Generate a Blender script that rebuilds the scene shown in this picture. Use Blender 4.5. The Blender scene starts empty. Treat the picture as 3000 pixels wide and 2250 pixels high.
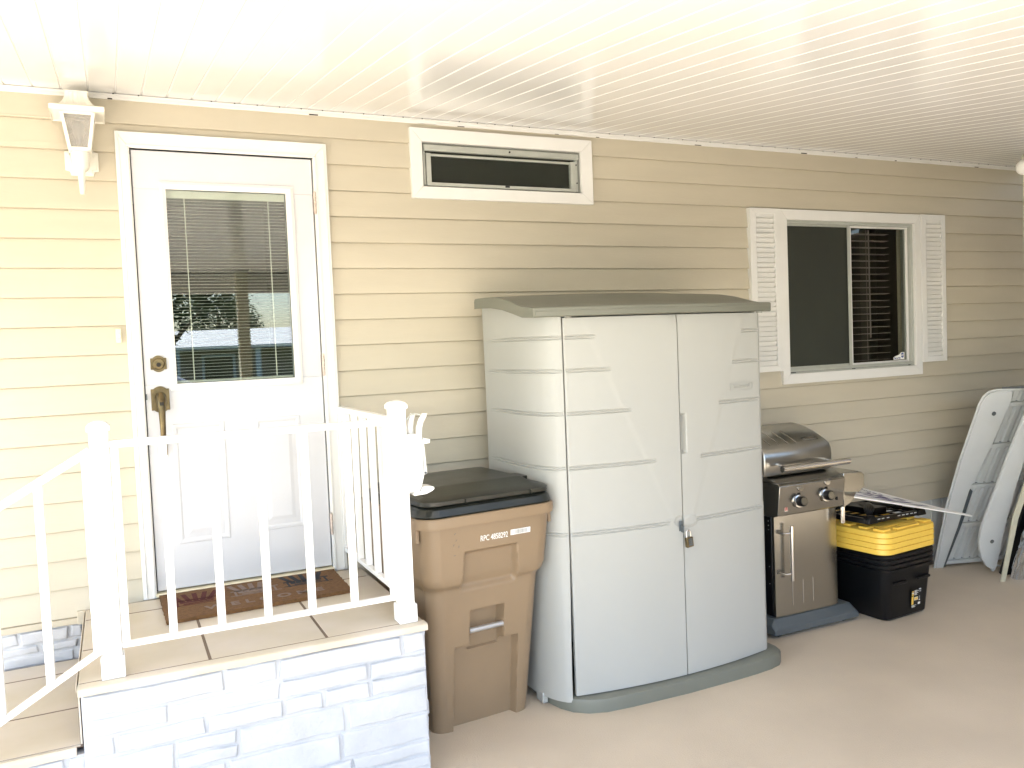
import bpy, bmesh, math, random
from mathutils import Matrix, Vector
R = math.radians
random.seed(7)
S = bpy.context.scene

# ------------------------------------------------------------------ camera
def cam_setup():
    c = bpy.data.cameras.new('camera'); o = bpy.data.objects.new('camera', c)
    S.collection.objects.link(o); S.camera = o
    yaw, pit, rol = R(25.35536), R(-2.818597), R(-2.360586)
    f = Vector((math.sin(yaw)*math.cos(pit), math.cos(yaw)*math.cos(pit), math.sin(pit)))
    r = Vector((math.cos(yaw), -math.sin(yaw), 0)); u = r.cross(f)
    r2 = r*math.cos(rol)+u*math.sin(rol); u2 = -r*math.sin(rol)+u*math.cos(rol)
    m = Matrix((r2, u2, -f)).transposed().to_4x4()
    m.translation = Vector((-0.12418, -4.1909, 1.74799)); o.matrix_world = m
    c.sensor_width = 36; c.lens = 2454.34/3000*36; c.clip_start = .05; c.clip_end = 800
cam_setup()
S.render.resolution_x = 1024; S.render.resolution_y = 768

# ------------------------------------------------------------------ world, sun, exposure
SUN_EL, SUN_AZ = 58.0, 222.0        # azimuth from +y clockwise: behind the camera, to the left
W = bpy.data.worlds.new('World'); S.world = W; W.use_nodes = True
nt = W.node_tree; bg = nt.nodes['Background']
sky = nt.nodes.new('ShaderNodeTexSky'); sky.sky_type = 'NISHITA'; sky.sun_disc = False
sky.sun_elevation = R(SUN_EL); sky.sun_rotation = R(SUN_AZ)
nt.links.new(sky.outputs[0], bg.inputs[0]); bg.inputs[1].default_value = .15
sl = bpy.data.lights.new('sun', 'SUN'); so = bpy.data.objects.new('sun', sl); S.collection.objects.link(so)
sl.energy = 5; sl.angle = R(.5); sl.color = (1, .97, .92)
a = R(SUN_AZ); e = R(SUN_EL)
sd = Vector((math.sin(a)*math.cos(e), math.cos(a)*math.cos(e), math.sin(e)))
so.rotation_euler = sd.to_track_quat('Z', 'Y').to_euler(); so.location = sd*40
S.view_settings.view_transform = 'Standard'; S.view_settings.look = 'None'
S.view_settings.exposure = 2.68; S.view_settings.gamma = 1
S.cycles.max_bounces = 10; S.cycles.diffuse_bounces = 6; S.cycles.glossy_bounces = 6
S.cycles.transparent_max_bounces = 16

# ------------------------------------------------------------------ materials
def mat(name, col, rough=.5, metal=0, noise=0, nscale=5, bump=0, bscale=60, spec=.5, col2=None, stretch=None, detail=4, coat=0, trans=0, aniso=0):
    m = bpy.data.materials.new(name); m.use_nodes = True
    n = m.node_tree; b = n.nodes['Principled BSDF']
    b.inputs['Base Color'].default_value = (*col, 1); b.inputs['Roughness'].default_value = rough
    b.inputs['Metallic'].default_value = metal; b.inputs['Specular IOR Level'].default_value = spec
    if coat: b.inputs['Coat Weight'].default_value = coat; b.inputs['Coat Roughness'].default_value = .1
    if trans: b.inputs['Transmission Weight'].default_value = trans
    tc = n.nodes.new('ShaderNodeTexCoord'); mp = n.nodes.new('ShaderNodeMapping')
    n.links.new(tc.outputs['Object'], mp.inputs[0])
    if stretch: mp.inputs['Scale'].default_value = stretch
    if noise or col2:
        t = n.nodes.new('ShaderNodeTexNoise'); t.inputs['Scale'].default_value = nscale; t.inputs['Detail'].default_value = detail
        n.links.new(mp.outputs[0], t.inputs[0])
        mx = n.nodes.new('ShaderNodeMix'); mx.data_type = 'RGBA'
        c2 = col2 or tuple(c*(1-noise) for c in col)
        mx.inputs[6].default_value = (*c2, 1); mx.inputs[7].default_value = (*col, 1)
        rp = n.nodes.new('ShaderNodeMapRange'); rp.inputs[1].default_value = .35; rp.inputs[2].default_value = .65
        n.links.new(t.outputs[0], rp.inputs[0]); n.links.new(rp.outputs[0], mx.inputs[0])
        n.links.new(mx.outputs[2], b.inputs['Base Color'])
        rr = n.nodes.new('ShaderNodeMapRange'); rr.inputs[3].default_value = max(0, rough-.06); rr.inputs[4].default_value = min(1, rough+.08)
        n.links.new(t.outputs[0], rr.inputs[0]); n.links.new(rr.outputs[0], b.inputs['Roughness'])
    if bump:
        t2 = n.nodes.new('ShaderNodeTexNoise'); t2.inputs['Scale'].default_value = bscale; t2.inputs['Detail'].default_value = 3
        n.links.new(mp.outputs[0], t2.inputs[0])
        bp = n.nodes.new('ShaderNodeBump'); bp.inputs['Strength'].default_value = bump; bp.inputs['Distance'].default_value = .004
        n.links.new(t2.outputs[0], bp.inputs['Height']); n.links.new(bp.outputs[0], b.inputs['Normal'])
    return m
def glass_mat(name, ior=1.5, tint=(1, 1, 1), rough=0):
    m = bpy.data.materials.new(name); m.use_nodes = True; n = m.node_tree
    n.nodes.remove(n.nodes['Principled BSDF']); out = n.nodes['Material Output']
    t = n.nodes.new('ShaderNodeBsdfTransparent'); t.inputs[0].default_value = (*tint, 1)
    g = n.nodes.new('ShaderNodeBsdfGlossy'); g.inputs['Roughness'].default_value = rough
    f = n.nodes.new('ShaderNodeFresnel'); f.inputs[0].default_value = ior
    mx = n.nodes.new('ShaderNodeMixShader')
    ge = n.nodes.new('ShaderNodeNewGeometry'); iv = n.nodes.new('ShaderNodeMath'); iv.operation = 'SUBTRACT'; iv.inputs[0].default_value = 1
    mu = n.nodes.new('ShaderNodeMath'); mu.operation = 'MULTIPLY'
    n.links.new(ge.outputs['Backfacing'], iv.inputs[1]); n.links.new(iv.outputs[0], mu.inputs[0]); n.links.new(f.outputs[0], mu.inputs[1])
    n.links.new(mu.outputs[0], mx.inputs[0]); n.links.new(t.outputs[0], mx.inputs[1]); n.links.new(g.outputs[0], mx.inputs[2])
    n.links.new(mx.outputs[0], out.inputs[0]); return m
M = {}
M['siding'] = mat('siding_vinyl', (.525, .48, .38), .48, noise=.045, nscale=2.2, bump=.12, bscale=25, stretch=(1, 1, 6))
M['trimbeige'] = mat('beige_trim', (.50, .45, .35), .5)
M['white'] = mat('white_paint', (.74, .74, .72), .35, noise=.03, nscale=8, bump=.05, bscale=90)
M['door'] = mat('door_paint', (.60, .61, .64), .4, noise=.02, nscale=6, bump=.06, bscale=180)
M['rail'] = mat('railing_paint', (.84, .84, .83), .4, noise=.04, nscale=14, bump=.1, bscale=70)
M['stone'] = mat('painted_stone', (.52, .53, .55), .8, noise=.12, nscale=7, bump=.9, bscale=38)
M['ceil'] = mat('roof_pan_enamel', (.71, .715, .715), .14, noise=.02, nscale=1.4, spec=.75)
M['tile'] = mat('porch_tile', (.56, .50, .425), .38, noise=.12, nscale=3.5, bump=.03, bscale=30, col2=(.50, .44, .335))
M['grout'] = mat('grout', (.16, .12, .09), .9)
M['concrete'] = mat('painted_concrete', (.60, .51, .395), .62, noise=.13, nscale=1.5, bump=.5, bscale=150, detail=9)
M['shed'] = mat('shed_resin', (.385, .39, .37), .42, noise=.03, nscale=2, bump=.09, bscale=260)
M['shedgreen'] = mat('shed_green_resin', (.165, .17, .14), .45, noise=.06, nscale=5, bump=.1, bscale=220)
M['bin'] = mat('cart_resin', (.27, .192, .118), .4, noise=.08, nscale=4, bump=.08, bscale=160)
M['binlid'] = mat('cart_lid_black', (.011, .013, .011), .3, noise=.1, nscale=6, bump=.1, bscale=130, col2=(.02, .022, .017))
M['steel'] = mat('brushed_steel', (.40, .395, .37), .24, metal=1)
M['steelh'] = mat('brushed_steel_hood', (.41, .405, .38), .28, metal=1)
M['chrome'] = mat('bright_steel', (.72, .71, .69), .16, metal=1)
M['galv'] = mat('galvanised_bar', (.55, .56, .58), .35, metal=.8)
M['black'] = mat('black_plastic', (.005, .005, .006), .34, noise=.1, nscale=12, bump=.05, bscale=90, spec=.3)
M['dkgrey'] = mat('grey_powder_coat', (.085, .10, .108), .45)
M['yellow'] = mat('yellow_resin', (.88, .58, .09), .4, noise=.05, nscale=8, bump=.06, bscale=120)
M['bronze'] = mat('antique_brass', (.19, .145, .075), .33, metal=.85, noise=.5, nscale=22)
M['copper'] = mat('hinge_worn', (.72, .60, .52), .4, metal=.2, noise=.3, nscale=60)
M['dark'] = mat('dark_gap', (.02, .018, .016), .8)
M['interior'] = mat('room_interior', (.10, .09, .08), .9, noise=.1)
M['alu'] = mat('aluminium_sash', (.50, .52, .48), .38, metal=.35, noise=.08, nscale=20)
M['aludk'] = mat('aluminium_dull', (.22, .23, .21), .5, metal=.3, noise=.1, nscale=20)
M['cream'] = mat('cream_plastic', (.72, .66, .48), .45)
M['blind'] = mat('blind_slat', (.82, .81, .76), .5)
M['blind2'] = mat('room_blind', (.30, .24, .24), .5)
M['screen'] = mat('insect_screen', (.027, .031, .023), .8, noise=.2, nscale=3)
M['glass'] = glass_mat('door_glass', 1.92, (.82, .85, .82))
M['glass2'] = glass_mat('window_glass', 1.45, (.8, .82, .8))
M['lampglass'] = mat('rippled_glass', (.80, .78, .74), .12, bump=1.0, bscale=28, trans=.75)
M['lampwhite'] = mat('lantern_enamel', (.78, .76, .68), .4, noise=.05, nscale=10)
M['bulb'] = mat('flood_bulb', (.85, .84, .80), .35)
M['decal'] = mat('white_decal', (.85, .85, .83), .5)
M['red'] = mat('red_print', (.35, .03, .02), .5)
M['blue'] = mat('blue_print', (.03, .07, .25), .5)
M['purple'] = mat('purple_print', (.09, .075, .19), .5)
M['panelw'] = mat('moulded_panel_white', (.62, .64, .64), .45, noise=.05, nscale=6, bump=.08, bscale=80)
M['panelg'] = mat('moulded_panel_grey', (.30, .31, .33), .6, noise=.15, nscale=7)
M['creamstrip'] = mat('cream_strip', (.60, .58, .45), .5, noise=.12, nscale=16)
M['foil'] = mat('crumpled_foil', (.72, .74, .78), .2, metal=1, bump=1.0, bscale=16)
M['mat_red'] = mat('mat_print_red', (.075, .012, .008), .95, bump=.6, bscale=300)
M['mat_grey'] = mat('mat_print_grey', (.19, .14, .115), .95, bump=.6, bscale=300)
M['mat_black'] = mat('mat_print_black', (.02, .022, .028), .95, bump=.6, bscale=300)
M['coir'] = mat('coir', (.17, .085, .03), .95, noise=.3, nscale=60, bump=1, bscale=350)
M['roofshingle'] = mat('white_roof', (.72, .74, .76), .6, noise=.12, nscale=2)
M['nbwall'] = mat('neighbour_siding', (.30, .25, .21), .7, noise=.06, nscale=1)
M['nbblue'] = mat('neighbour_trim', (.55, .62, .70), .6)
M['leaf'] = mat('leaf', (.05, .10, .025), .6, noise=.5, nscale=3)
M['bark'] = mat('bark', (.12, .09, .06), .9, noise=.3, nscale=10, bump=.8, bscale=20)
M['grass'] = mat('lawn', (.07, .12, .03), .9, noise=.4, nscale=3, bump=.5, bscale=60)
M['asphalt'] = mat('asphalt', (.05, .05, .05), .9, noise=.2, nscale=4)
M['carpaint'] = mat('silver_paint', (.55, .57, .60), .25, metal=.4, coat=.8)
M['shadewall'] = mat('shade_wall_tone', (.22, .19, .14), .6, noise=.05, nscale=2)  # dark tone so the added end wall bounces little light
M['fence'] = mat('shade_fence_wood', (.10, .07, .045), .8, noise=.3, nscale=4, stretch=(6, 6, 1))
M['tyre'] = mat('tyre', (.02, .02, .02), .8)

# ------------------------------------------------------------------ mesh helpers
class MB:
    def __init__(s): s.v = []; s.f = []; s.X = None
    def add(s, vs, fs, X=None):
        X = X or s.X; n = len(s.v)
        for p in vs: s.v.append(tuple(X @ Vector(p)) if X else tuple(p))
        for f in fs: s.f.append(tuple(i+n for i in f))
        return s
    def box(s, x0, x1, y0, y1, z0, z1, X=None):
        vs = [(x0,y0,z0),(x1,y0,z0),(x1,y1,z0),(x0,y1,z0),(x0,y0,z1),(x1,y0,z1),(x1,y1,z1),(x0,y1,z1)]
        return s.add(vs, [(0,3,2,1),(4,5,6,7),(0,1,5,4),(1,2,6,5),(2,3,7,6),(3,0,4,7)], X)
    def prism(s, poly, a0, a1, axis='y', X=None):
        """poly = [(p,q)]; axis y: p=x q=z; axis x: p=y q=z; axis z: p=x q=y"""
        def mk(p, q, a): return {'y': (p, a, q), 'x': (a, p, q), 'z': (p, q, a)}[axis]
        n = len(poly); vs = [mk(p, q, a0) for p, q in poly]+[mk(p, q, a1) for p, q in poly]
        fs = [tuple(range(n)), tuple(range(2*n-1, n-1, -1))]+[(i, i+n, (i+1) % n+n, (i+1) % n) for i in range(n)]
        return s.add(vs, fs, X)
    def bar(s, a, b, w, h, up=(0, 0, 1), X=None):
        a = Vector(a); b = Vector(b); d = (b-a); L = d.length; d.normalize()
        sd = d.cross(Vector(up)).normalized(); u = sd.cross(d)
        m = Matrix((sd, d, u)).transposed().to_4x4(); m.translation = a
        m2 = (X or s.X) @ m if (X or s.X) else m
        o = s.X; s.X = None; s.box(-w/2, w/2, 0, L, -h/2, h/2, m2); s.X = o; return s
    def tube(s, pts, r, n=12, cap=True, X=None):
        pts = [Vector(p) for p in pts]; rs = r if isinstance(r, (list, tuple)) else [r]*len(pts)
        vs = []; fs = []; prev = None
        for i, p in enumerate(pts):
            d = (pts[min(i+1, len(pts)-1)]-pts[max(i-1, 0)]).normalized()
            if prev is None:
                t = Vector((0, 0, 1)) if abs(d.z) < .9 else Vector((1, 0, 0)); a_ = d.cross(t).normalized()
            else: a_ = (prev-d*prev.dot(d)).normalized()
            prev = a_; b_ = d.cross(a_)
            for k in range(n):
                th = 2*math.pi*k/n; vs.append(p+(a_*math.cos(th)+b_*math.sin(th))*rs[i])
        for i in range(len(pts)-1):
            for k in range(n): fs.append((i*n+k, i*n+(k+1) % n, (i+1)*n+(k+1) % n, (i+1)*n+k))
        if cap: fs += [tuple(range(n-1, -1, -1)), tuple(range((len(pts)-1)*n, len(pts)*n))]
        return s.add(vs, fs, X)
    def lathe(s, prof, c, axis='z', n=24, X=None):
        """prof = [(r,h)]"""
        vs = []; fs = []
        for r, h in prof:
            for k in range(n):
                th = 2*math.pi*k/n; p, q = r*math.cos(th), r*math.sin(th)
                o = {'z': (p, q, h), 'y': (p, h, q), 'x': (h, p, q)}[axis]; vs.append((c[0]+o[0], c[1]+o[1], c[2]+o[2]))
        for i in range(len(prof)-1):
            for k in range(n): fs.append((i*n+k, i*n+(k+1) % n, (i+1)*n+(k+1) % n, (i+1)*n+k))
        fs += [tuple(range(n-1, -1, -1)), tuple(range((len(prof)-1)*n, len(prof)*n))]
        return s.add(vs, fs, X)
    def loft(s, rings, closed=True, caps=True, X=None):
        n = len(rings[0]); vs = [p for r_ in rings for p in r_]; fs = []
        m = n if closed else n-1
        for i in range(len(rings)-1):
            for k in range(m): fs.append((i*n+k, i*n+(k+1) % n, (i+1)*n+(k+1) % n, (i+1)*n+k))
        if caps and closed: fs += [tuple(range(n-1, -1, -1)), tuple(range((len(rings)-1)*n, len(rings)*n))]
        return s.add(vs, fs, X)
    def text(s, body, size, X, depth=.0006, bold=0.0, wx=1.0):
        cu = bpy.data.curves.new('t', 'FONT'); cu.body = body; cu.size = size; cu.extrude = depth; cu.offset = bold
        cu.align_x = 'CENTER'; cu.align_y = 'CENTER'; cu.resolution_u = 3
        o = bpy.data.objects.new('t', cu); S.collection.objects.link(o)
        bpy.context.view_layer.update()
        me = o.evaluated_get(bpy.context.evaluated_depsgraph_get()).to_mesh()
        vs = [(v.co.x*wx, v.co.y, v.co.z) for v in me.vertices]; fs = [tuple(p.vertices) for p in me.polygons]
        s.add(vs, fs, X); bpy.data.objects.remove(o); bpy.data.curves.remove(cu); return s

def root_of(p):
    while p.parent: p = p.parent
    return p
def link(name, mb, m, parent=None, loc=None, bevel=0, smooth=0, label=None, seg=2):
    me = bpy.data.meshes.new(name)
    if parent is not None: inv = root_of(parent).matrix_basis.inverted()
    else: inv = Matrix.Translation(-Vector(loc or (0, 0, 0)))
    me.from_pydata([tuple(inv @ Vector(v)) for v in mb.v], [], mb.f); me.update()
    bm = bmesh.new(); bm.from_mesh(me); bmesh.ops.recalc_face_normals(bm, faces=bm.faces); bm.to_mesh(me); bm.free()
    me.materials.append(M[m])
    if smooth:
        for p in me.polygons: p.use_smooth = True
        me.set_sharp_from_angle(angle=R(smooth))
    o = bpy.data.objects.new(name, me); S.collection.objects.link(o)
    if parent is not None: o.parent = parent
    else: o.location = loc or (0, 0, 0)
    if bevel:
        b = o.modifiers.new('bevel', 'BEVEL'); b.width = bevel; b.segments = seg; b.limit_method = 'ANGLE'; b.angle_limit = R(35)
        if not smooth:
            for p in me.polygons: p.use_smooth = True
            me.set_sharp_from_angle(angle=R(30))
        b.harden_normals = False
    if label: o['label'] = label
    return o
def link_each(name, mb, m, parent, **kw):
    """one object per loose piece"""
    par = list(range(len(mb.v)))
    def fd(i):
        while par[i] != i: par[i] = par[par[i]]; i = par[i]
        return i
    for f in mb.f:
        for k in f[1:]: par[fd(k)] = fd(f[0])
    groups = {}
    for f in mb.f: groups.setdefault(fd(f[0]), []).append(f)
    for fs in groups.values():
        ids = sorted({i for f in fs for i in f}); mp = {i: n for n, i in enumerate(ids)}
        sub = MB(); sub.v = [mb.v[i] for i in ids]; sub.f = [tuple(mp[i] for i in f) for f in fs]; o = link(name, sub, m, parent, **kw)
    return o
def tag(o, label, cat, group=None):
    o['label'] = label; o['category'] = cat
    if group: o['group'] = group
    return o
def thing(name, label, cat, loc=(0, 0, 0), rz=0, group=None):
    o = bpy.data.objects.new(name, None); S.collection.objects.link(o)
    o.location = loc; o.rotation_euler = (0, 0, rz); o.empty_display_size = .1
    o.matrix_basis = Matrix.Translation(Vector(loc)) @ Matrix.Rotation(rz, 4, 'Z')
    return tag(o, label, cat, group)
def struct(o): o['kind'] = 'structure'; return o
def sstep(a_, b_, x):
    t = min(1, max(0, (x-a_)/(b_-a_))); return t*t*(3-2*t)
def tri_frame(mb, x0, x1, z0, z1, w, y0, y1):
    """rectangular picture frame in the xz plane (butted pieces)"""
    wl, wr, wb, wt = w if isinstance(w, tuple) else (w,)*4
    mb.box(x0, x1, y0, y1, z1-wt, z1); mb.box(x0, x1, y0, y1, z0, z0+wb)
    mb.box(x0, x0+wl, y0, y1, z0+wb, z1-wt); mb.box(x1-wr, x1, y0, y1, z0+wb, z1-wt); return mb
XZ = lambda x, y, z: Matrix(((1, 0, 0, x), (0, 0, -1, y), (0, 1, 0, z), (0, 0, 0, 1)))   # text plane facing -y

# ------------------------------------------------------------------ ground
g = MB()
g.add([(-300, -300, -.02), (300, -300, -.02), (300, 300, -.02), (-300, 300, -.02)], [(0, 1, 2, 3)])
struct(link('ground', g, 'grass'))
g = MB(); g.box(-9, 6.8, -9.5, .3, -.3, 0)
struct(link('driveway', g, 'concrete'))
g = MB(); g.box(-60, 60, -15.5, -9.52, -.3, -.004)
struct(link('road', g, 'asphalt'))

# ------------------------------------------------------------------ the house
H = thing('mobile_home', 'long beige vinyl sided mobile home wall with white trimmed door and windows', 'house', (0, .1, 0))
SEAM0, PITCH = 2.8048, .129
W1 = (1.386, 2.338, 2.58, 2.811); W2 = (3.862, 5.045, 1.469, 2.470)
DR = (-.012, .822, .645, 2.70)
XL, XR = -7.0, 6.55
def siding():
    mb = MB(); holes = [W1, W2, DR]
    courses = [(SEAM0, 2.95)]+[(SEAM0-PITCH*(k+1), SEAM0-PITCH*k) for k in range(0, 18)]
    for ci, (z0, z1) in enumerate(courses):
        cuts = sorted({z0, z1} | {z for h in holes for z in h[2:4] if z0 < z < z1})
        for a_, b_ in zip(cuts[:-1], cuts[1:]):
            xs = [(XL, XR)]
            if b_ < .614: xs = [(.962, XR)]
            for h in holes:
                if h[2] < b_-1e-6 and h[3] > a_+1e-6:
                    nx = []
                    for p, q in xs:
                        if h[0] > p and h[1] < q: nx += [(p, h[0]), (h[1], q)]
                        elif h[0] <= p < h[1]: nx.append((h[1], q))
                        else: nx.append((p, q))
                    xs = nx
            def prof(z): return -.0155+.0135*((z-z0)/PITCH)**1.15
            seq = []
            for p, q in xs:
                js = [p]
                if ci in (3, 4) and p < 2.283 < q: js.append(2.283)
                js.append(q); seq += list(zip(js[:-1], js[1:]))
            for p, q in seq:
                off = -.0032 if (ci in (3, 4) and abs(q-2.283) < 1e-6) else 0
                # subdivide along x with a faint waviness like real vinyl
                nx_ = max(1, int((q-p)/.35)); last = None
                ring = []
                for i in range(nx_+1):
                    x = p+(q-p)*i/nx_
                    wv = .0009*math.sin(x*2.3+ci*1.7)+.0006*math.sin(x*5.1+ci*2.9)
                    pts = []
                    if a_ == z0:
                        pts += [(x, .002, a_-.001), (x, prof(a_)+off+.0035+wv, a_-.0035), (x, prof(a_)+off+wv, a_-.002), (x, prof(a_)+off+wv, a_+.004)]
                    else: pts += [(x, prof(a_)+off+wv, a_)]*4
                    pts += [(x, prof((a_+b_)/2)+off+wv, (a_+b_)/2), (x, prof(b_)+off, b_-.006), (x, .002, b_-.0055), (x, .002, b_)] if b_ == z1 else [(x, prof((a_+b_)/2)+off+wv, (a_+b_)/2), (x, prof(b_)+off, b_), (x, .006, b_), (x, .006, b_)]
                    ring.append(pts)
                mb.loft(ring, closed=False, caps=False)
    return mb
link('siding', siding(), 'siding', H, smooth=40)
# wall sheathing behind the siding with openings, and dark rooms behind
mb = MB()
cols = [XL, DR[0], DR[1], W1[0], W1[1], W2[0], W2[1], XR]
def holefree(x0, x1, hs):
    z = .45
    for h in hs: mb.box(x0, x1, .014, .12, z, h[2]); z = h[3]
    mb.box(x0, x1, .014, .12, z, 3.1)
for i in range(7):
    hs = [h for h in (DR, W1, W2) if abs(h[0]-cols[i]) < 1e-6]
    holefree(cols[i], cols[i+1], hs)
link('wall_core', mb, 'trimbeige', H)
mb = MB(); mb.box(XL, XR, 3.2, 3.25, .4, 3.1); mb.box(XL, XR, .121, 3.2, .40, .45); mb.box(XL, XR, .121, 3.2, 3.1, 3.14)
mb.box(XL-.04, XL, .0, 3.25, 0, 3.14); mb.box(XR, XR+.04, .0, 3.25, 0, 3.14); mb.box(1.1, 1.14, .121, 3.2, .45, 3.1); mb.box(3.2, 3.24, .121, 3.2, .45, 3.1)
link('room_wall', mb, 'interior', H)
mb = MB(); mb.prism([(XL-.3, 2.98), (XR+.3, 2.98), (XR+.3, 3.16), (XL-.3, 3.16)], .13, 3.6)
mb.prism([(.0, 3.16), (3.6, 3.16), (1.8, 3.75)], XL-.3, XR+.3, 'x')
link('roof', mb, 'roofshingle', H)
# skirting: ribbed panel right of the porch, painted ledge left
mb = MB()
x = .96
while x < XR:
    mb.box(x, min(x+.1, XR), -.002, .03, 0, .475); mb.box(x+.1, min(x+.112, XR), .006, .03, 0, .475); x += .112
mb.box(.96, XR, -.012, .03, .4755, .486)
link('skirting', mb, 'panelw', H, bevel=.002)
mb = MB(); mb.box(-7, -.318, -.022, .0, .578, .606); mb.box(-7, -.318, -.010, .0, .606, .612)
mb.box(-.335, -.297, -.028, .0, .575, .635)
link('siding_trim', mb, 'trimbeige', H, bevel=.002)

def casing(name, ox, oz, ix, iz, y0=-.034, parent=H):
    """mitred-look flat casing; ox=(x0,x1) outer"""
    mb = MB(); (a0, a1), (b0, b1), (c0, c1), (d0, d1) = ox, oz, ix, iz
    O = [(a0, b0), (a1, b0), (a1, b1), (a0, b1)]; I = [(c0, d0), (c1, d0), (c1, d1), (c0, d1)]
    for i in range(4):
        j = (i+1) % 4
        mb.prism([O[i], O[j], I[j], I[i]], y0, .004)
    return link(name, mb, 'white', parent, bevel=.0025)

# -- window 1 (high awning window)
casing('window_casing', (1.323, 2.411), (2.518, 2.881), (1.386, 2.338), (2.58, 2.811))
win = link('window', tri_frame(MB(), 1.386, 2.338, 2.58, 2.811, .012, -.012, .07), 'aludk', H, bevel=.001)
mb = MB(); mb.box(1.398, 2.326, -.022, .0, 2.768, 2.799); mb.box(1.398, 2.326, -.026, -.0225, 2.772, 2.778)
link('head_rail', mb, 'alu', win, bevel=.0015)
mb = MB(); mb.box(1.412, 1.438, -.016, .012, 2.606, 2.757); mb.box(2.278, 2.306, -.016, .012, 2.606, 2.757)
mb.box(1.412, 2.306, -.018, .012, 2.588, 2.6055); mb.box(1.438, 2.278, -.004, .012, 2.745, 2.757)
link('sash', mb, 'alu', win, bevel=.0015)
mb = MB(); mb.box(1.398, 1.409, -.008, .03, 2.592, 2.768); mb.box(2.309, 2.326, -.008, .03, 2.592, 2.768)
link_each('side_track', mb, 'alu', win, bevel=.001)
mb = MB(); mb.box(1.4385, 2.2775, .002, .006, 2.606, 2.7445)
link('pane', mb, 'glass2', win)
mb = MB(); mb.box(1.40, 2.325, .012, .014, 2.595, 2.78)
link('insect_screen', mb, 'screen', win)
mb = MB()
mb.lathe([(.005, -.0235), (.005, -.0275)], (1.893, 0, 2.786), 'y', 10)
mb.lathe([(.004, -.009), (.004, -.012)], (2.317, 0, 2.742), 'y', 8); mb.lathe([(.004, -.009), (.004, -.012)], (2.319, 0, 2.64), 'y', 8)
mb.box(1.862, 1.888, -.0215, -.019, 2.594, 2.604)
link_each('screw', mb, 'black', win)

# -- window 2 (slider)
casing('window_casing', (3.802, 5.108), (1.403, 2.538), (3.862, 5.045), (1.469, 2.470))
win = link('window', tri_frame(MB(), 3.862, 5.045, 1.469, 2.470, (.006, .022, .03, .022), -.016, .07), 'alu', H, bevel=.0015)
mb = MB(); tri_frame(mb, 3.868, 4.452, 1.499, 2.448, (.006, .024, .014, .012), -.004, .012)
mb.box(4.420, 4.436, -.010, -.0045, 1.499, 2.448)
link('sash', mb, 'alu', win, bevel=.0015)
mb = MB(); tri_frame(mb, 4.454, 5.02, 1.499, 2.448, (.016, .02, .012, .012), .006, .03)
link('sash', mb, 'white', win, bevel=.0015)
mb = MB(); mb.box(3.874, 4.428, .003, .0045, 1.513, 2.436)
link('insect_screen', mb, 'screen', win)
mb = MB(); mb.box(4.470, 5.0, .014, .018, 1.511, 2.436)
link('pane', mb, 'glass2', win)
mb = MB(); mb.box(3.88, 5.02, -.0165, -.0162, 1.478, 1.4795)
mb.box(3.875, 3.92, -.0185, -.0165, 1.473, 1.477); mb.box(4.43, 4.46, -.0185, -.0165, 1.473, 1.477); mb.box(4.98, 5.0, -.0185, -.0165, 1.473, 1.477)
link_each('weep_slot', mb, 'black', win)
bl = MB()
for i in range(20):
    z = 2.405-i*.0465; X_ = Matrix.Translation((4.4, .085, z)) @ Matrix.Rotation(R(-4), 4, 'X')
    bl.box(-.5, .50, -.022, .022, -.0012, .0012, X_)
link('blind', bl, 'blind2', win)
mb = MB()
for x in (4.52, 4.67, 4.10): mb.tube([(x, .06, 1.52), (x, .06, 2.43)], .0016, 5)
mb.tube([(4.695, .055, 1.68), (4.69, .055, 2.43)], .0045, 6)
link_each('blind_cord', mb, 'blind2', win)
st = MB(); st.prism([(4.868, 1.516), (4.976, 1.516), (4.978, 1.566), (4.945, 1.566), (4.925, 1.55), (4.878, 1.538), (4.868, 1.532)], .0125, .0138)
stk = link('sticker', st, 'decal', win)
st = MB(); st.prism([(4.956+.0155*math.cos(R(22.5+45*k)), 1.545+.0185*math.sin(R(22.5+45*k))) for k in range(8)], .0115, .0124)
st.text('Security', .020, XZ(4.905, .0122, 1.527), .0002, .0006)
link('sticker_print', st, 'blue', stk)
st = MB(); st.text('ADT', .016, XZ(4.956, .0112, 1.5445), .0002, .0006)
link('sticker_letters', st, 'decal', stk)

# -- shutters
def shutter(x0, x1, z0, z1, lx0, lx1, lz0, lz1, label):
    mb = MB(); y0 = -.038
    O = [(x0, z0), (x1, z0), (x1, z1), (x0, z1)]; I = [(lx0, lz0), (lx1, lz0), (lx1, lz1), (lx0, lz1)]
    for i in range(4): j = (i+1) % 4; mb.prism([O[i], O[j], I[j], I[i]], y0, .002)
    s_ = link('shutter', mb, 'white', H, bevel=.002, label=label)
    mb = MB(); n = 31; h = (lz1-lz0)/n
    for i in range(n):
        z = lz0+h*(i+.5); wob = random.uniform(-3, 3)
        X_ = Matrix.Translation(((lx0+lx1)/2, -.0275, z)) @ Matrix.Rotation(R(-62+wob), 4, 'X')
        mb.box(-(lx1-lx0)/2-.003, (lx1-lx0)/2+.003-.006*(i % 3 == 1), -.0195, .0195, -.0022, .0022, X_)
    mb.box(lx0-.002, lx1+.002, -.0190, -.0178, lz0, lz1)
    link('louvre', mb, 'white', s_)
shutter(3.552, 3.80, 1.492, 2.538, 3.600, 3.752, 1.530, 2.503, 'left white louvred shutter, its lower corner hidden by the storage cabinet')
shutter(5.110, 5.362, 1.488, 2.539, 5.156, 5.318, 1.527, 2.501, 'right white louvred shutter with worn louvre ends')

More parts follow.
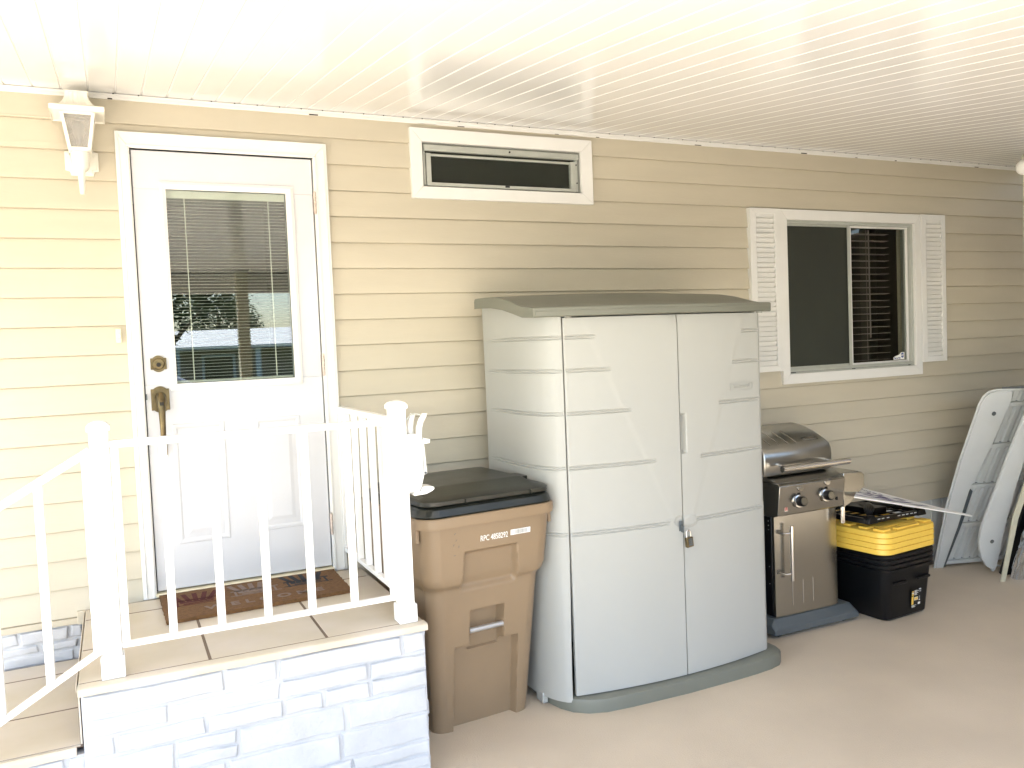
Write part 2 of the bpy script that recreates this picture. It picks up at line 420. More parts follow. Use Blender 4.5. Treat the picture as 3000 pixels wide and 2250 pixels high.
# -- door
casing('door_casing', (-.062, .884), (.640, 2.764), (-.0045, .8145), (.640, 2.692), -.036)
mb = MB()   # moulding beads on the casing's inner edge
for x0, x1 in ((-.020, -.010), (.820, .830)): mb.box(x0, x1, -.041, -.0362, .645, 2.695)
for x0, x1 in ((-.05, -.044), (.866, .872)): mb.box(x0, x1, -.040, -.0362, .645, 2.75)
mb.box(-.020, .830, -.041, -.0362, 2.697, 2.707)
link_each('casing_bead', mb, 'white', H, bevel=.002)
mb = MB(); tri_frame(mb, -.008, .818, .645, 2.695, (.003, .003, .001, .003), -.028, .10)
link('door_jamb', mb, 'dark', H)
# slab with a hole for the glass
D0, D1, DZ0, DZ1 = .0005, .809, .668, 2.687
GX0, GX1, GZ0, GZ1 = .137, .676, 1.622, 2.515
yD = -.020
mb = MB(); tri_frame(mb, D0, D1, DZ0, DZ1, (GX0-D0, D1-GX1, GZ0-DZ0, DZ1-GZ1), yD, .022)
DOOR = link('door', mb, 'door', H, bevel=.002)
mb = MB()
O = [(.108, 1.590), (.712, 1.590), (.714, 2.550), (.110, 2.550)]; I = [(GX0, GZ0), (GX1, GZ0), (GX1, GZ1), (GX0, GZ1)]
for i in range(4):
    j = (i+1) % 4
    o1 = O[i], O[j]; i1 = I[i], I[j]
    mid = [((o1[k][0]*.6+i1[k][0]*.4), (o1[k][1]*.6+i1[k][1]*.4)) for k in (0, 1)]
    def P3(p, y): return (p[0], y, p[1])
    mb.loft([[P3(o1[0], yD-.001), P3(o1[1], yD-.001)], [P3(o1[0], yD-.007), P3(o1[1], yD-.007)], [P3(mid[0], yD-.012), P3(mid[1], yD-.012)], [P3(i1[0], yD-.006), P3(i1[1], yD-.006)], [P3(i1[0], yD+.012), P3(i1[1], yD+.012)]], closed=False, caps=False)
link('glass_frame', mb, 'white', DOOR, bevel=0, smooth=20)
mb = MB(); mb.box(GX0, GX1, -.012, -.008, GZ0, GZ1); mb.box(GX0, GX1, .016, .019, GZ0, GZ1)
link('pane', mb, 'glass', DOOR)
mb = MB(); n = 57
for i in range(n):
    z = 2.468-i*.01488
    mb.prism([(-.0005, z-.0008), (.004, z+.0004), (.009, z-.0008), (.009, z-.0003), (.004, z+.0009), (-.0005, z-.0003)], GX0+.002, GX1-.004, 'x')
mb.box(GX0+.002, GX1-.004, -.001, .010, 1.6245, 1.633)
link('blind', mb, 'blind', DOOR)
mb = MB(); mb.box(GX0+.002, GX1-.002, -.004, .012, 2.479, 2.513)
for x in (.215, .594): mb.box(x-.0022, x+.0022, -.0035, -.0025, 1.635, 2.48); mb.tube([(x, -.004, 1.64), (x+.006, -.004, 1.628), (x-.006, -.004, 1.628), (x, -.004, 1.64)], .001, 4)
link('blind_headrail', mb, 'blind', DOOR)
# two raised panels in the lower door
def door_panel(x0, x1, z0, z1):
    mb = MB()
    def ring(i, y): return [(x0+i, y, z0+i), (x1-i, y, z0+i), (x1-i, y, z1-i), (x0+i, y, z1-i)]
    mb.loft([ring(0, yD+.0005), ring(.004, yD-.004), ring(.016, yD-.004), ring(.024, yD+.0), ring(.045, yD-.0015), ring(.062, yD-.005)], closed=True, caps=False)
    mb.add(ring(.062, yD-.005), [(0, 1, 2, 3)])
    return mb
link('raised_panel', door_panel(.104, .335, .874, 1.436), 'door', DOOR)
link('raised_panel', door_panel(.470, .690, .887, 1.436), 'door', DOOR)
# threshold and sill
mb = MB(); mb.box(-.008, .815, -.050, .02, .646, .660)
link('threshold', mb, 'cream', H, bevel=.002)
# hardware
def plate(cx, z0, z1, w):
    h = z1-z0; p = []
    for k in range(9): t = k/8; p.append((cx-w*.30+w*.6*t, z0+.008-.008*math.sin(math.pi*t)))
    p = [(cx-w/2, z0+.012), (cx-w*.34, z0+.012)]+p+[(cx+w*.34, z0+.012), (cx+w/2, z0+.012), (cx+w/2, z1-.012), (cx+w*.34, z1-.012)]
    for k in range(9): t = k/8; p.append((cx+w*.30-w*.6*t, z1-.008+.008*math.sin(math.pi*t)))
    p += [(cx-w*.34, z1-.012), (cx-w/2, z1-.012)]; return p
mb = MB(); mb.prism(plate(.062, 1.680, 1.756, .068), yD-.010, yD-.0005)
DB = link('deadbolt', mb, 'bronze', DOOR, bevel=.002)
mb = MB(); mb.lathe([(.027, yD-.0105), (.027, yD-.016), (.022, yD-.021), (.012, yD-.022)], (.062, 0, 1.718), 'y', 24)
link('cylinder', mb, 'bronze', DB, smooth=35)
mb = MB(); mb.lathe([(.010, yD-.0225), (.010, yD-.024)], (.062, 0, 1.714), 'y', 14); mb.box(.061, .063, yD-.0255, yD-.0243, 1.708, 1.72)
link('keyway', mb, 'dark', DB)
mb = MB(); mb.prism(plate(.061, 1.493, 1.615, .078), yD-.010, yD-.0005)
HD = link('door_handle', mb, 'bronze', DOOR, bevel=.002)
mb = MB()
mb.lathe([(.004, yD-.011), (.020, yD-.013), (.024, yD-.016), (.018, yD-.024)], (.062, 0, 1.565), 'y', 20)
pts = [(.062, yD-.012, 1.575), (.062, yD-.035, 1.572), (.062, yD-.055, 1.548), (.062, yD-.060, 1.52), (.062, yD-.062, 1.47), (.062, yD-.062, 1.42), (.061, yD-.058, 1.37), (.060, yD-.045, 1.335), (.059, yD-.02, 1.32), (.059, yD-.004, 1.318)]
mb.tube(pts, [.012, .019, .021, .016, .014, .0125, .0115, .010, .010, .012], 16)
mb.lathe([(.0175, 0), (.0175, .006)], (.062, yD-.060, 1.517), 'z', 18)
mb.box(.046, .078, yD-.008, yD-.0005, 1.296, 1.345)
link('grip', mb, 'bronze', HD, smooth=40)
mb = MB(); mb.box(.045, .079, yD-.052, yD-.020, 1.548, 1.554)
link('thumb_latch', mb, 'bronze', HD, bevel=.001)
link('latch_slot', MB().box(.053, .071, yD-.0785, yD-.077, 1.530, 1.545), 'dark', HD)
mb = MB(); mb.box(.0, .006, yD-.018, yD+.001, 1.556, 1.582)
link('strike_plate', mb, 'dkgrey', H)
for z0 in (2.421, 1.626, .830):
    mb = MB(); mb.box(.8105, .8175, -.036, -.022, z0, z0+.104)
    for k in range(5): mb.tube([(.814, -.041, z0+.001+k*.0208), (.814, -.041, z0+.0195+k*.0208)], .0065, 10)
    mb.tube([(.814, -.041, z0-.004), (.814, -.041, z0)], .004, 8); mb.tube([(.814, -.041, z0+.104), (.814, -.041, z0+.108)], .004, 8)
    link('hinge', mb, 'copper', DOOR, smooth=40)

# doorbell
b = thing('doorbell', 'small cream doorbell button on the siding left of the door casing', 'doorbell', (-.096, -.012, 1.85))
mb = MB(); mb.box(-.108, -.084, -.026, -.010, 1.819, 1.884); link('bell_plate', mb, 'cream', b, bevel=.003)
mb = MB(); mb.lathe([(.0075, -.0265), (.007, -.030), (.003, -.031)], (-.096, 0, 1.851), 'y', 16); link('button', mb, 'decal', b, smooth=40)

# ------------------------------------------------------------------ carport
CP = thing('carport', 'glossy white ribbed metal carport roof attached along the top of the siding', 'carport', (5.38, -.66, 0))
KS = .118; RX0, RX1, RY = -2.6, 6.6, -3.9
def cz(y): return 2.932+KS*y
mb = MB(); x = RX0; xs = []
x = -.265-.1062*22
ring0, ring1 = [], []
prof = []
while x < RX1:
    prof += [(x, 0), (x+.003, .0034), (x+.006, .0034), (x+.009, 0)]; x += .1062
ya, yb = -.012, RY
ny = 14
rings = []
for j in range(ny+1):
    y = ya+(yb-ya)*j/ny
    rings.append([(px, y, cz(y)+pz+.0012*math.sin(y*1.9)) for px, pz in prof])
mb.loft(rings, closed=False, caps=False)
link('ceiling_panel', mb, 'ceil', CP, smooth=15)
mb = MB(); p0, p1 = prof[0][0], prof[-1][0]
mb.add([(p0, ya, cz(ya)+.03), (p1, ya, cz(ya)+.03), (p1, yb, cz(yb)+.03), (p0, yb, cz(yb)+.03)], [(0, 1, 2, 3)])
mb.add([(p0, ya, cz(ya)+.09), (p1, ya, cz(ya)+.09), (p1, yb, cz(yb)+.09), (p0, yb, cz(yb)+.09)], [(0, 1, 2, 3)])
mb.box(p0-.03, p0, yb, ya, cz(yb)-.0, 2.99)
link('roof_deck', mb, 'white', CP)
# ledger trim where ceiling meets siding: rail, lips and screws
mb = MB(); X0 = p0
mb.box(X0, XR, -.022, .0, 2.906, 2.9275); mb.box(X0, XR, -.032, -.0222, 2.921, 2.9268)
x = X0
while x < XR:
    L_ = random.uniform(.5, 1.4); mb.box(x, min(x+L_, XR), -.0245, -.0222, 2.903+random.uniform(-.002, .002), 2.913); x += L_+random.choice([.004, .1])
link('ledger_trim', mb, 'white', CP, bevel=.001)
mb = MB()
for k in range(70):
    x = -.47+.1035*k
    if x < XR and random.random() < .75: mb.lathe([(.003, 0), (.003, .004)], (x, -.036, cz(-.036)-.004), 'z', 6)
link_each('screw', mb, 'dark', CP)
mb = MB()
x = X0
while x < XR:
    x += random.uniform(.25, .9); mb.box(x, x+random.uniform(.01, .05), -.026, -.0246, 2.902, 2.9045+random.uniform(0, .004))
link_each('caulk_gap', mb, 'dark', CP)
# fascia / gutter beam at the outer edge + hidden end wall boards
mb = MB(); mb.box(RX0, RX1, RY-.12, RY, cz(RY)-.16, cz(RY)+.10); mb.box(RX0, RX1, RY+.06, RY+.12, cz(RY+.1)-.10, cz(RY+.1)-.012)
link('gutter_beam', mb, 'white', CP, bevel=.004)
# posts
def post(x, y, w=.09):
    mb = MB(); mb.box(x-w/2, x+w/2, y-w/2, y+w/2, 0, cz(y)-.012)
    mb.box(x-w/2-.004, x+w/2+.004, y-w/2-.004, y+w/2+.004, cz(y)-.07, cz(y)-.0125)
    return link('post', mb, 'creamstrip', CP, bevel=.004)
post(5.40, -.66); post(-2.3, RY+.16, .10); post(.96, RY+.16, .10); post(5.0, RY+.16, .10)
FL = thing('floodlight', 'white round floodlight bulb clamped to the post at the right edge', 'lamp', (5.29, -.72, 2.74))
mb = MB(); c_ = (5.172, -.745, 2.728); d_ = Vector((.55, .25, .35)).normalized()
Xb = Matrix.Translation(c_) @ Vector((0, 0, 1)).rotation_difference(d_).to_matrix().to_4x4()
mb.lathe([(.006, -.045), (.030, -.040), (.044, -.022), (.048, 0), (.044, .022), (.030, .050), (.02, .075), (.018, .10)], (0, 0, 0), 'z', 24, Xb)
link('bulb', mb, 'bulb', FL, smooth=50)
mb = MB(); mb.lathe([(.024, .09), (.028, .095), (.028, .145), (.012, .15)], (0, 0, 0), 'z', 20, Xb); mb.box(5.255, 5.286, -.75, -.70, 2.72, 2.84)
link('socket', mb, 'lampwhite', FL, smooth=40)
# unseen end wall, added to keep the right-hand end of the carport dark
SW = thing('shade_wall', 'unseen dark end wall added to shade the right end of the carport', 'wall', (6.6, -2, 0))
mb = MB(); mb.box(6.6, 6.7, -4.6, -.02, 0, 2.35)
mb.prism([(-4.6, 2.35), (-.02, 2.35), (-.02, cz(-.02)-.02), (-4.6, cz(-4.6)-.02)], 6.6, 6.7, 'x')
link('wall_board', mb, 'shadewall', SW)
mb = MB(); mb.box(6.585, 6.5995, -4.6, -4.5, 0, 2.34); mb.box(6.585, 6.5995, -.6, -.5, 0, 2.34)
link_each('corner_trim', mb, 'white', SW)

PV = thing('shade_fence', 'unseen tall brown board fence added to block light from the right side of the carport', 'fence', (4.7, -4.4, 0))  # out of view, added only to cut the light reaching the right side
mb = MB()
for k in range(30): x = 2.6+.15*k; mb.box(x, x+.142, -4.415, -4.39, .03, 2.05)
link('shade_fence_board', mb, 'fence', PV)
mb = MB()
for z in (.4, 1.1, 1.85): mb.box(2.6, 7.1, -4.46, -4.416, z, z+.09)
link_each('shade_fence_rail', mb, 'fence', PV)

# ------------------------------------------------------------------ porch lantern
LN = thing('porch_lantern', 'white coach style wall lantern with rippled glass left of the door', 'lamp', (-.1985, 0, 2.62))
lx, ly = -.2005, -.120
def oct_(cx, cz_, w, h, c): return [(cx-w+c, cz_-h), (cx+w-c, cz_-h), (cx+w-c*.8, cz_-h+c*.8), (cx+w, cz_-h+c), (cx+w, cz_+h-c), (cx+w-c*.8, cz_+h-c*.8), (cx+w-c, cz_+h), (cx-w+c, cz_+h), (cx-w+c*.8, cz_+h-c*.8), (cx-w, cz_+h-c), (cx-w, cz_-h+c), (cx-w+c*.8, cz_-h+c*.8)]
mb = MB(); mb.prism(oct_(-.1985, 2.622, .066, .062, .022), -.024, -.012); mb.prism(oct_(-.1985, 2.622, .058, .054, .02), -.034, -.0242)
mb.lathe([(.005, -.0345), (.004, -.040)], (-.150, 0, 2.645), 'y', 8); mb.lathe([(.005, -.0345), (.004, -.040)], (-.247, 0, 2.645), 'y', 8)
link('wall_plate', mb, 'lampwhite', LN, bevel=.002)
mb = MB(); mb.tube([(-.1985, -.034, 2.60), (-.1985, -.085, 2.60), (lx, ly, 2.604)], [.030, .028, .026], 16)
mb.lathe([(.008, 2.462), (.0105, 2.470), (.0135, 2.53), (.016, 2.56), (.028, 2.575), (.034, 2.60), (.036, 2.638), (.030, 2.644)], (lx, ly, 0), 'z', 24)
link('arm', mb, 'lampwhite', LN, smooth=40)
def sq(h, z): return [(lx-h, ly-h, z), (lx+h, ly-h, z), (lx+h, ly+h, z), (lx-h, ly+h, z)]
mb = MB(); zb, zt, hb, ht = 2.646, 2.795, .041, .0645
for i in range(4):
    A_ = Vector(sq(hb-.004, zb)[i]); B_ = Vector(sq(ht-.004, zt)[i]); mb.bar(A_, B_, .013, .013, (0, 1, 0))
for i in range(4):
    for h_, z_, t_ in ((hb, zb, .012), (ht, zt-.006, .010)):
        q = sq(h_-.005, z_+.003); a_, b_ = Vector(q[i]), Vector(q[(i+1) % 4]); mb.bar(a_, b_, .009, t_)
mb.box(lx-hb+.004, lx+hb-.004, ly-hb+.004, ly+hb-.004, zb-.006, zb)
link('lantern_frame', mb, 'lampwhite', LN, bevel=.001)
mb = MB()
mb.loft([sq(hb-.006, zb+.002), sq(ht-.006, zt-.002)], caps=False); mb.loft([sq(hb-.008, zb+.002), sq(ht-.008, zt-.002)], caps=False)
link('glass_pane', mb, 'lampglass', LN)
mb = MB(); mb.lathe([(.012, 2.652), (.012, 2.69), (.024, 2.72), (.027, 2.74), (.02, 2.762), (.004, 2.77)], (lx, ly, 0), 'z', 16)
link('bulb', mb, 'bulb', LN, smooth=50)
mb = MB(); mb.loft([sq(.068, 2.797), sq(.099, 2.797), sq(.102, 2.792), sq(.104, 2.792), sq(.104, 2.812), sq(.100, 2.815), sq(.078, 2.816)], caps=True)
link('brim', mb, 'lampwhite', LN, bevel=.001)
mb = MB(); rg = []
for t in range(9):
    u_ = t/8; h_ = .043+.035*(1-u_)**2.2; z_ = 2.816+.068*u_; ring = []
    for side in range(4):
        for k in range(15):
            s_ = -1+2*k/15; fl = (.0022 if k % 3 == 0 else 0); r_ = h_-fl
            ring.append({0: (lx+s_*h_, ly-r_, z_), 1: (lx+r_, ly+s_*h_, z_), 2: (lx-s_*h_, ly+r_, z_), 3: (lx-r_, ly-s_*h_, z_)}[side])
    rg.append(ring)
mb.loft(rg); mb.box(lx-.047, lx+.047, ly-.047, ly+.047, 2.8842, 2.889)
link('cap', mb, 'lampwhite', LN)

# ------------------------------------------------------------------ porch
PX0, PX1, PY = -.284, .940, -1.030
SX0 = -.665; SZ = .430; LZ = .640
PO = thing('porch', 'white painted stone porch with tan tiled landing and side steps', 'porch', (.3, -.5, 0))
def stones(X, width, z0, z1, seed, hole=None):
    """random ashlar blocks on a plane: local p along width, z up, +out towards viewer; X maps (p,-out,z)"""
    rnd = random.Random(seed); mb = MB()
    mb.box(0, width, -.001, .06, z0, z1, X)
    z = z0
    while z < z1-.015:
        h = rnd.choice([.045, .055, .07, .09, .11, .12]); h = min(h, z1-z)
        if z1-(z+h) < .03: h = z1-z
        p = -rnd.uniform(0, .15)
        while p < width:
            w_ = rnd.uniform(.14, .42) if h < .08 else rnd.uniform(.18, .52)
            p0_, p1_ = max(0, p), min(width, p+w_)
            if p1_-p0_ > .03:
                subs = [(z, z+h)]
                if h >= .09 and rnd.random() < .35: subs = [(z, z+h*.48), (z+h*.48, z+h)]
                for a_, b_ in subs:
                    if rnd.random() < .04: continue
                    out = rnd.uniform(.006, .017); gp = rnd.uniform(.003, .007)
                    W__, H__ = p1_-p0_-2*gp, b_-a_-1.4*gp
                    def cuts_(L, st):
                        n_ = max(1, int((L-.02)/st)); return [0, .0025, .0055, .010]+[.010+(L-.020)*q/n_ for q in range(1, n_)]+[L-.010, L-.0055, L-.0025, L]
                    px_, pz_ = cuts_(W__, .022), cuts_(H__, .018); nx_, nz_ = len(px_)-1, len(pz_)-1; vs = []; fs = []
                    e0, e1 = rnd.uniform(-.006, .006), rnd.uniform(-.006, .006)
                    ph = [rnd.uniform(0, 6) for _ in range(4)]; chip = rnd.choice([0, 0, .3, .6])
                    for j in range(nz_+1):
                        for i in range(nx_+1):
                            s_, t_ = px_[i]/W__, pz_[j]/H__
                            e_ = min(px_[i], W__-px_[i], pz_[j], H__-pz_[j]); edge = min(1, e_/.0058)
                            o_ = out*edge**.6+edge*(.0022*math.sin(s_*6*w_*6+ph[0]+t_*3)+.0016*math.sin(t_*5+s_*9+ph[1])+rnd.uniform(-.0009, .0009)-.005*chip*max(0, math.sin(s_*5+ph[3]+t_*6))**3)
                            x_ = p0_+gp+px_[i]+(e0*(1-s_)+e1*s_)*(t_-.5)*1.3
                            z_ = a_+gp*.7+pz_[j]+.0018*math.sin(s_*7+ph[2])
                            if p0_ <= 0: x_ -= (1-s_)*gp
                            if p1_ >= width: x_ += s_*gp
                            vs.append((x_, .0035-max(0, o_)-.004*edge, z_))
                    for j in range(nz_):
                        for i in range(nx_): a0 = j*(nx_+1)+i; fs.append((a0, a0+1, a0+nx_+2, a0+nx_+1))
                    mb.add(vs, fs, X)
            p += w_
        z += h
    return mb
mb = stones(Matrix.Translation((PX0, PY+.005, 0)), PX1-PX0, 0, LZ-.030, 3)
# right-hand return
Xr = Matrix(((0, -1, 0, PX1-.005), (1, 0, 0, PY+.02), (0, 0, 1, 0), (0, 0, 0, 1)))
m2 = stones(Xr, 1.0, 0, LZ-.030, 11); mb.add(m2.v, m2.f)
# front of the steps
m2 = stones(Matrix.Translation((SX0, PY+.035, 0)), PX0-SX0, 0, SZ-.030, 5); mb.add(m2.v, m2.f)
m2 = stones(Matrix.Translation((SX0-.38, PY+.035, 0)), .38, 0, .185, 6); mb.add(m2.v, m2.f)
mb.box(PX0-.006, PX0+.001, PY+.002, -.984, 0, LZ-.031)
link('stone_wall', mb, 'stone', PO, smooth=70)
mb = MB(); mb.box(PX0, PX1-.02, PY+.055, -.042, 0, LZ-.012)
mb.box(SX0, PX0, PY+.085, -.042, 0, SZ-.012); mb.box(SX0-.38, SX0, PY+.085, -.042, 0, .203)
link('porch_core', mb, 'grout', PO)
mb = stones(Matrix.Translation((-7, -.006, 0)), 7-.318, .0, .576, 9)
link('ledge_stone', mb, 'stone', H, smooth=70)
# tiles
def tile_rect(mb, x0, x1, y0, y1, z, t=.011, g_=.0048): mb.box(x0+g_, x1-g_, y0+g_, y1-g_, z-t, z)
mb = MB(); TX = [-.205, .132, .560, PX1+.012]; TYs = [-.988, -.622, -.21, -.040]
for i in range(3):
    for j in range(3): tile_rect(mb, TX[i], TX[i+1], TYs[j], TYs[j+1], LZ)
for j in range(3): tile_rect(mb, PX0-.018, TX[0], TYs[j], TYs[j+1], LZ)
TS = [-.985, -.632, -.205, -.040]
for j in range(3): tile_rect(mb, SX0-.01, PX0-.012, TS[j], TS[j+1], SZ); tile_rect(mb, SX0-.39, SX0-.003, TS[j], TS[j+1], .215)
link('floor_tile', mb, 'tile', PO, bevel=.0025)
mb = MB()
mb.prism([(PY-.012, LZ-.028), (-.989, LZ-.028), (-.989, LZ), (PY-.002, LZ), (PY-.009, LZ-.004), (PY-.012, LZ-.012)], PX0-.015, PX1+.012, 'x')
mb.prism([(PX0-.022, LZ-.030), (PX0-.0185, LZ-.030), (PX0-.0185, LZ-.001), (PX0-.022, LZ-.004)], -.985, -.04, 'y')
mb.prism([(PY+.022, SZ-.03), (-.987, SZ-.03), (-.987, SZ-.001), (PY+.030, SZ-.001), (PY+.022, SZ-.01)], SX0-.012, PX0-.03, 'x')
link('nosing_tile', mb, 'tile', PO, bevel=.002)
mb = MB(); mb.box(PX0-.010, PX1-.01, -.989, -.0405, LZ-.012, LZ-.0008); mb.box(SX0-.0, PX0-.011, -.98, -.0405, SZ-.012, SZ-.0008)
mb.box(PX0-.019, PX0-.0185, -.98, -.04, SZ, LZ-.03)
link('grout_bed', mb, 'grout', PO)
mb = MB(); mb.box(PX0-.0175, PX0-.012, -.985, -.04, SZ+.0005, LZ-.0125)
link('riser_tile', mb, 'tile', PO)

# ------------------------------------------------------------------ railing
RL = thing('porch_railing', 'white painted metal railing with square balusters around the porch landing', 'railing', (.35, -.965, LZ))
ry = -.965; PLx, PRx = -.1855, .886
def rpost(x, y):
    mb = MB(); w = .0305
    mb.box(x-w, x+w, y-w, y+w, LZ+.075, 1.505)
    p = link('post', mb, 'rail', RL, bevel=.003)
    mb = MB(); mb.box(x-.038, x+.038, y-.038, y+.038, LZ+.001, LZ+.0745)
    link('post_base', mb, 'rail', p, bevel=.003)
    mb = MB(); mb.box(x-.0375, x+.0375, y-.0375, y+.0375, 1.503, 1.522)
    mb.loft([[(x+h*sx, y+h*sy, z) for sx, sy in ((-1, -1), (1, -1), (1, 1), (-1, 1))] for h, z in ((.036, 1.522), (.03, 1.529), (.018, 1.535), (.006, 1.537))])
    link('post_cap', mb, 'rail', p, bevel=.003)
rpost(PLx, ry); rpost(PRx, ry)
def rail(name, a_, b_, w, h): link(name, MB().bar(a_, b_, w, h), 'rail', RL, bevel=.003)
rail('top_rail', (PLx+.031, ry, 1.4535), (PRx-.031, ry, 1.4535), .034, .026)
rail('bottom_rail', (PLx+.031, ry, .744), (PRx-.031, ry, .744), .026, .020)
for x in (-.140, .016, .182, .349, .514, .680, .841):
    mb = MB(); mb.box(x-.0135, x+.0135, ry-.0135, ry+.0135, .7545, 1.440); link('baluster', mb, 'rail', RL, bevel=.002)
rail('top_rail', (PRx, ry+.031, 1.4535), (PRx, -.018, 1.4535), .034, .026)
rail('bottom_rail', (PRx, ry+.031, .744), (PRx, -.018, .744), .026, .020)
for y in (-.035, -.155, -.30, -.445, -.59, -.735, -.885):
    mb = MB(); mb.box(PRx-.0135, PRx+.0135, y-.0135, y+.0135, .7545, 1.440); link('baluster', mb, 'rail', RL, bevel=.002)
# sloping rail down the steps
sl_ = .583; xs0 = PLx-.031
def zt_(x): return 1.436+(x-(-.2165))*sl_
def zb_(x): return .7385+(x-(-.2165))*sl_
rail('top_rail', (xs0, ry, zt_(xs0)), (-1.05, ry, zt_(-1.05)), .034, .026)
rail('bottom_rail', (xs0, ry, zb_(xs0)), (-1.05, ry, zb_(-1.05)), .026, .020)
for x in (-.231, -.379, -.528, -.68, -.83, -.98):
    mb = MB(); a0, a1 = x-.0135, x+.0135
    mb.prism([(a0, zb_(a0)+.011), (a1, zb_(a1)+.011), (a1, zt_(a1)-.014), (a0, zt_(a0)-.014)], ry-.0135, ry+.0135)
    link('baluster', mb, 'rail', RL, bevel=.002)
mb = MB(); mb.box(-1.11, -1.05, ry-.03, ry+.03, 0, 1.02); link('post', mb, 'rail', RL, bevel=.003)
# small mounting lugs
mb = MB()
for x, z in ((PRx-.031, .744), (PLx+.0345, .80), (PLx-.0345, .80), (PLx+.0345, 1.33), (PLx-.0345, 1.32)): mb.lathe([(.006, -.004), (.006, .004)], (x, ry, z), 'x', 8)
link_each('bolt', mb, 'rail', RL)
# bracket on the right post
BK = thing('hose_bracket', 'white bracket with curved hooks fixed to the side of the right railing post', 'bracket', (PRx+.032, ry, 1.3))
by = ry
def ex(name, poly, y0, y1, bev=.002): return link(name, MB().prism(poly, y0, y1), 'rail', BK, bevel=bev)
ex('back_plate', [(.9175, 1.165), (.960, 1.165), (.972, 1.19), (.985, 1.235), (.985, 1.36), (.975, 1.395), (.9175, 1.398)], by-.028, by+.028)
ex('lever', [(.9855, 1.228), (1.0, 1.231), (1.0, 1.24), (.993, 1.352), (.9855, 1.352)], by-.016, by+.016)
ex('upper_tab', [(.9855, 1.353), (1.016, 1.356), (1.017, 1.371), (.9855, 1.379)], by-.022, by+.022)
ex('foot', [(.935, 1.150), (.985, 1.152), (1.012, 1.162), (1.022, 1.170), (1.020, 1.178), (.99, 1.184), (.972, 1.182), (.965, 1.1645), (.935, 1.1645)], by-.035, by+.035)
mb = MB(); mb.tube([(.972, by-.012, 1.38), (.975, by-.012, 1.42), (.985, by-.012, 1.45), (1.001, by-.012, 1.472)], [.013, .013, .0125, .011], 12)
mb.lathe([(.004, 0), (.011, 0), (.0115, .004)], (1.001, by-.012, 1.472), 'z', 12); link('hook', mb, 'rail', BK, smooth=50)
mb = MB(); mb.tube([(.948, by+.02, 1.38), (.947, by+.02, 1.42), (.953, by+.02, 1.455), (.962, by+.02, 1.475)], [.014, .014, .013, .011], 12)
link('hook', mb, 'rail', BK, smooth=50)
mb = MB(); mb.tube([(.925, by, 1.455), (.945, by, 1.473), (.965, by, 1.478), (.995, by-.006, 1.468)], .0035, 8)
link('wire', mb, 'alu', BK, smooth=50)
mb = MB(); mb.lathe([(.005, -.0165), (.005, -.020)], (.992, by, 1.236), 'y', 10); mb.box(.9795, .9815, by-.0295, by-.028, 1.235, 1.31)
link_each('screw', mb, 'dkgrey', BK)

# ------------------------------------------------------------------ doormat
DM = thing('doormat', 'brown coir welcome mat printed with three deck chairs in front of the door', 'doormat', (.40, -.25, LZ))
rm = random.Random(4); MZ = LZ+.017
c4 = [(.004, -.052), (.808, -.052), (.797, -.455), (.012, -.478)]
def edge_pts(a_, b_, n): return [(a_[0]+(b_[0]-a_[0])*i/n+rm.uniform(-.0022, .0022), a_[1]+(b_[1]-a_[1])*i/n+rm.uniform(-.0022, .0022)) for i in range(n)]
per = []
for i in range(4): per += edge_pts(c4[i], c4[(i+1) % 4], 40)
mb = MB(); mb.prism(per, LZ+.001, MZ, 'z')
link('coir_pad', mb, 'coir', DM)
def mchair(cx, cy, s_, m_):
    mb = MB(); z0, z1 = MZ+.0003, MZ+.0012
    for k in range(5):     # fan of back slats
        t = (k-2)*.20; x0 = cx-.05*s_+k*.022*s_
        mb.bar((x0, cy-.01, z0), (x0+t*.10, cy+.095*s_, z0), .017*s_, .0014)
    mb.bar((cx-.085*s_, cy+.012, z0), (cx+.085*s_, cy+.018, z0), .014, .0014)
    mb.bar((cx-.06*s_, cy-.02, z0), (cx+.055*s_, cy-.012, z0), .018, .0014); mb.bar((cx-.05*s_, cy-.045, z0), (cx+.05*s_, cy-.038, z0), .012, .0014)
    for dx in (-.07, .07): mb.bar((cx+dx*s_, cy-.07, z0), (cx+dx*s_, cy+.02, z0), .010, .0014)
    mb.bar((cx-.09*s_, cy-.062, z0), (cx+.09*s_, cy-.060, z0), .006, .0014)
    return link('printed_chair', mb, m_, DM)
mchair(.155, -.225, 1.25, 'mat_red'); mchair(.405, -.205, 1.25, 'mat_grey'); mchair(.645, -.185, 1.25, 'mat_black')
Xt = Matrix.Translation((.43, -.375, MZ+.0006)) @ Matrix.Rotation(R(1), 4, 'Z')
mb = MB().text('W E L C O M E', .075, Xt, .0005, .002, 1.05)
link('printed_word', mb, 'mat_grey', DM)

# ------------------------------------------------------------------ storage cabinet
SH = thing('storage_cabinet', 'tall light grey resin storage cabinet with green lid and padlocked double doors', 'storage cabinet', (2.32, -.45, 0))
sxl, sxr = 1.640, 2.985
def front_y(x):      # bowed door front
    t = (x-(1.752+2.93)/2)/((2.93-1.752)/2); return -.861+.060*t*t
def lid_z(y):        # underside of the lid against y
    pts = [(-.03, 1.940), (-.20, 1.938), (-.35, 1.930), (-.48, 1.912), (-.60, 1.884), (-.70, 1.862), (-.95, 1.858)]
    for (a_, za), (b_, zb2) in zip(pts[:-1], pts[1:]):
        if y <= a_ and y >= b_: t = (a_-y)/(a_-b_); return za+(zb2-za)*t
    return pts[0][1] if y > pts[0][0] else pts[-1][1]
GZ = [1.762, 1.607, 1.407, 1.152, .840]
def groove(z, w=.0052, gap=.010):
    d = 0
    for gz in GZ:
        for c_ in (gz+gap/2+.001, gz-gap/2-.001): d = max(d, max(0, 1-abs(z-c_)/w))
    return d
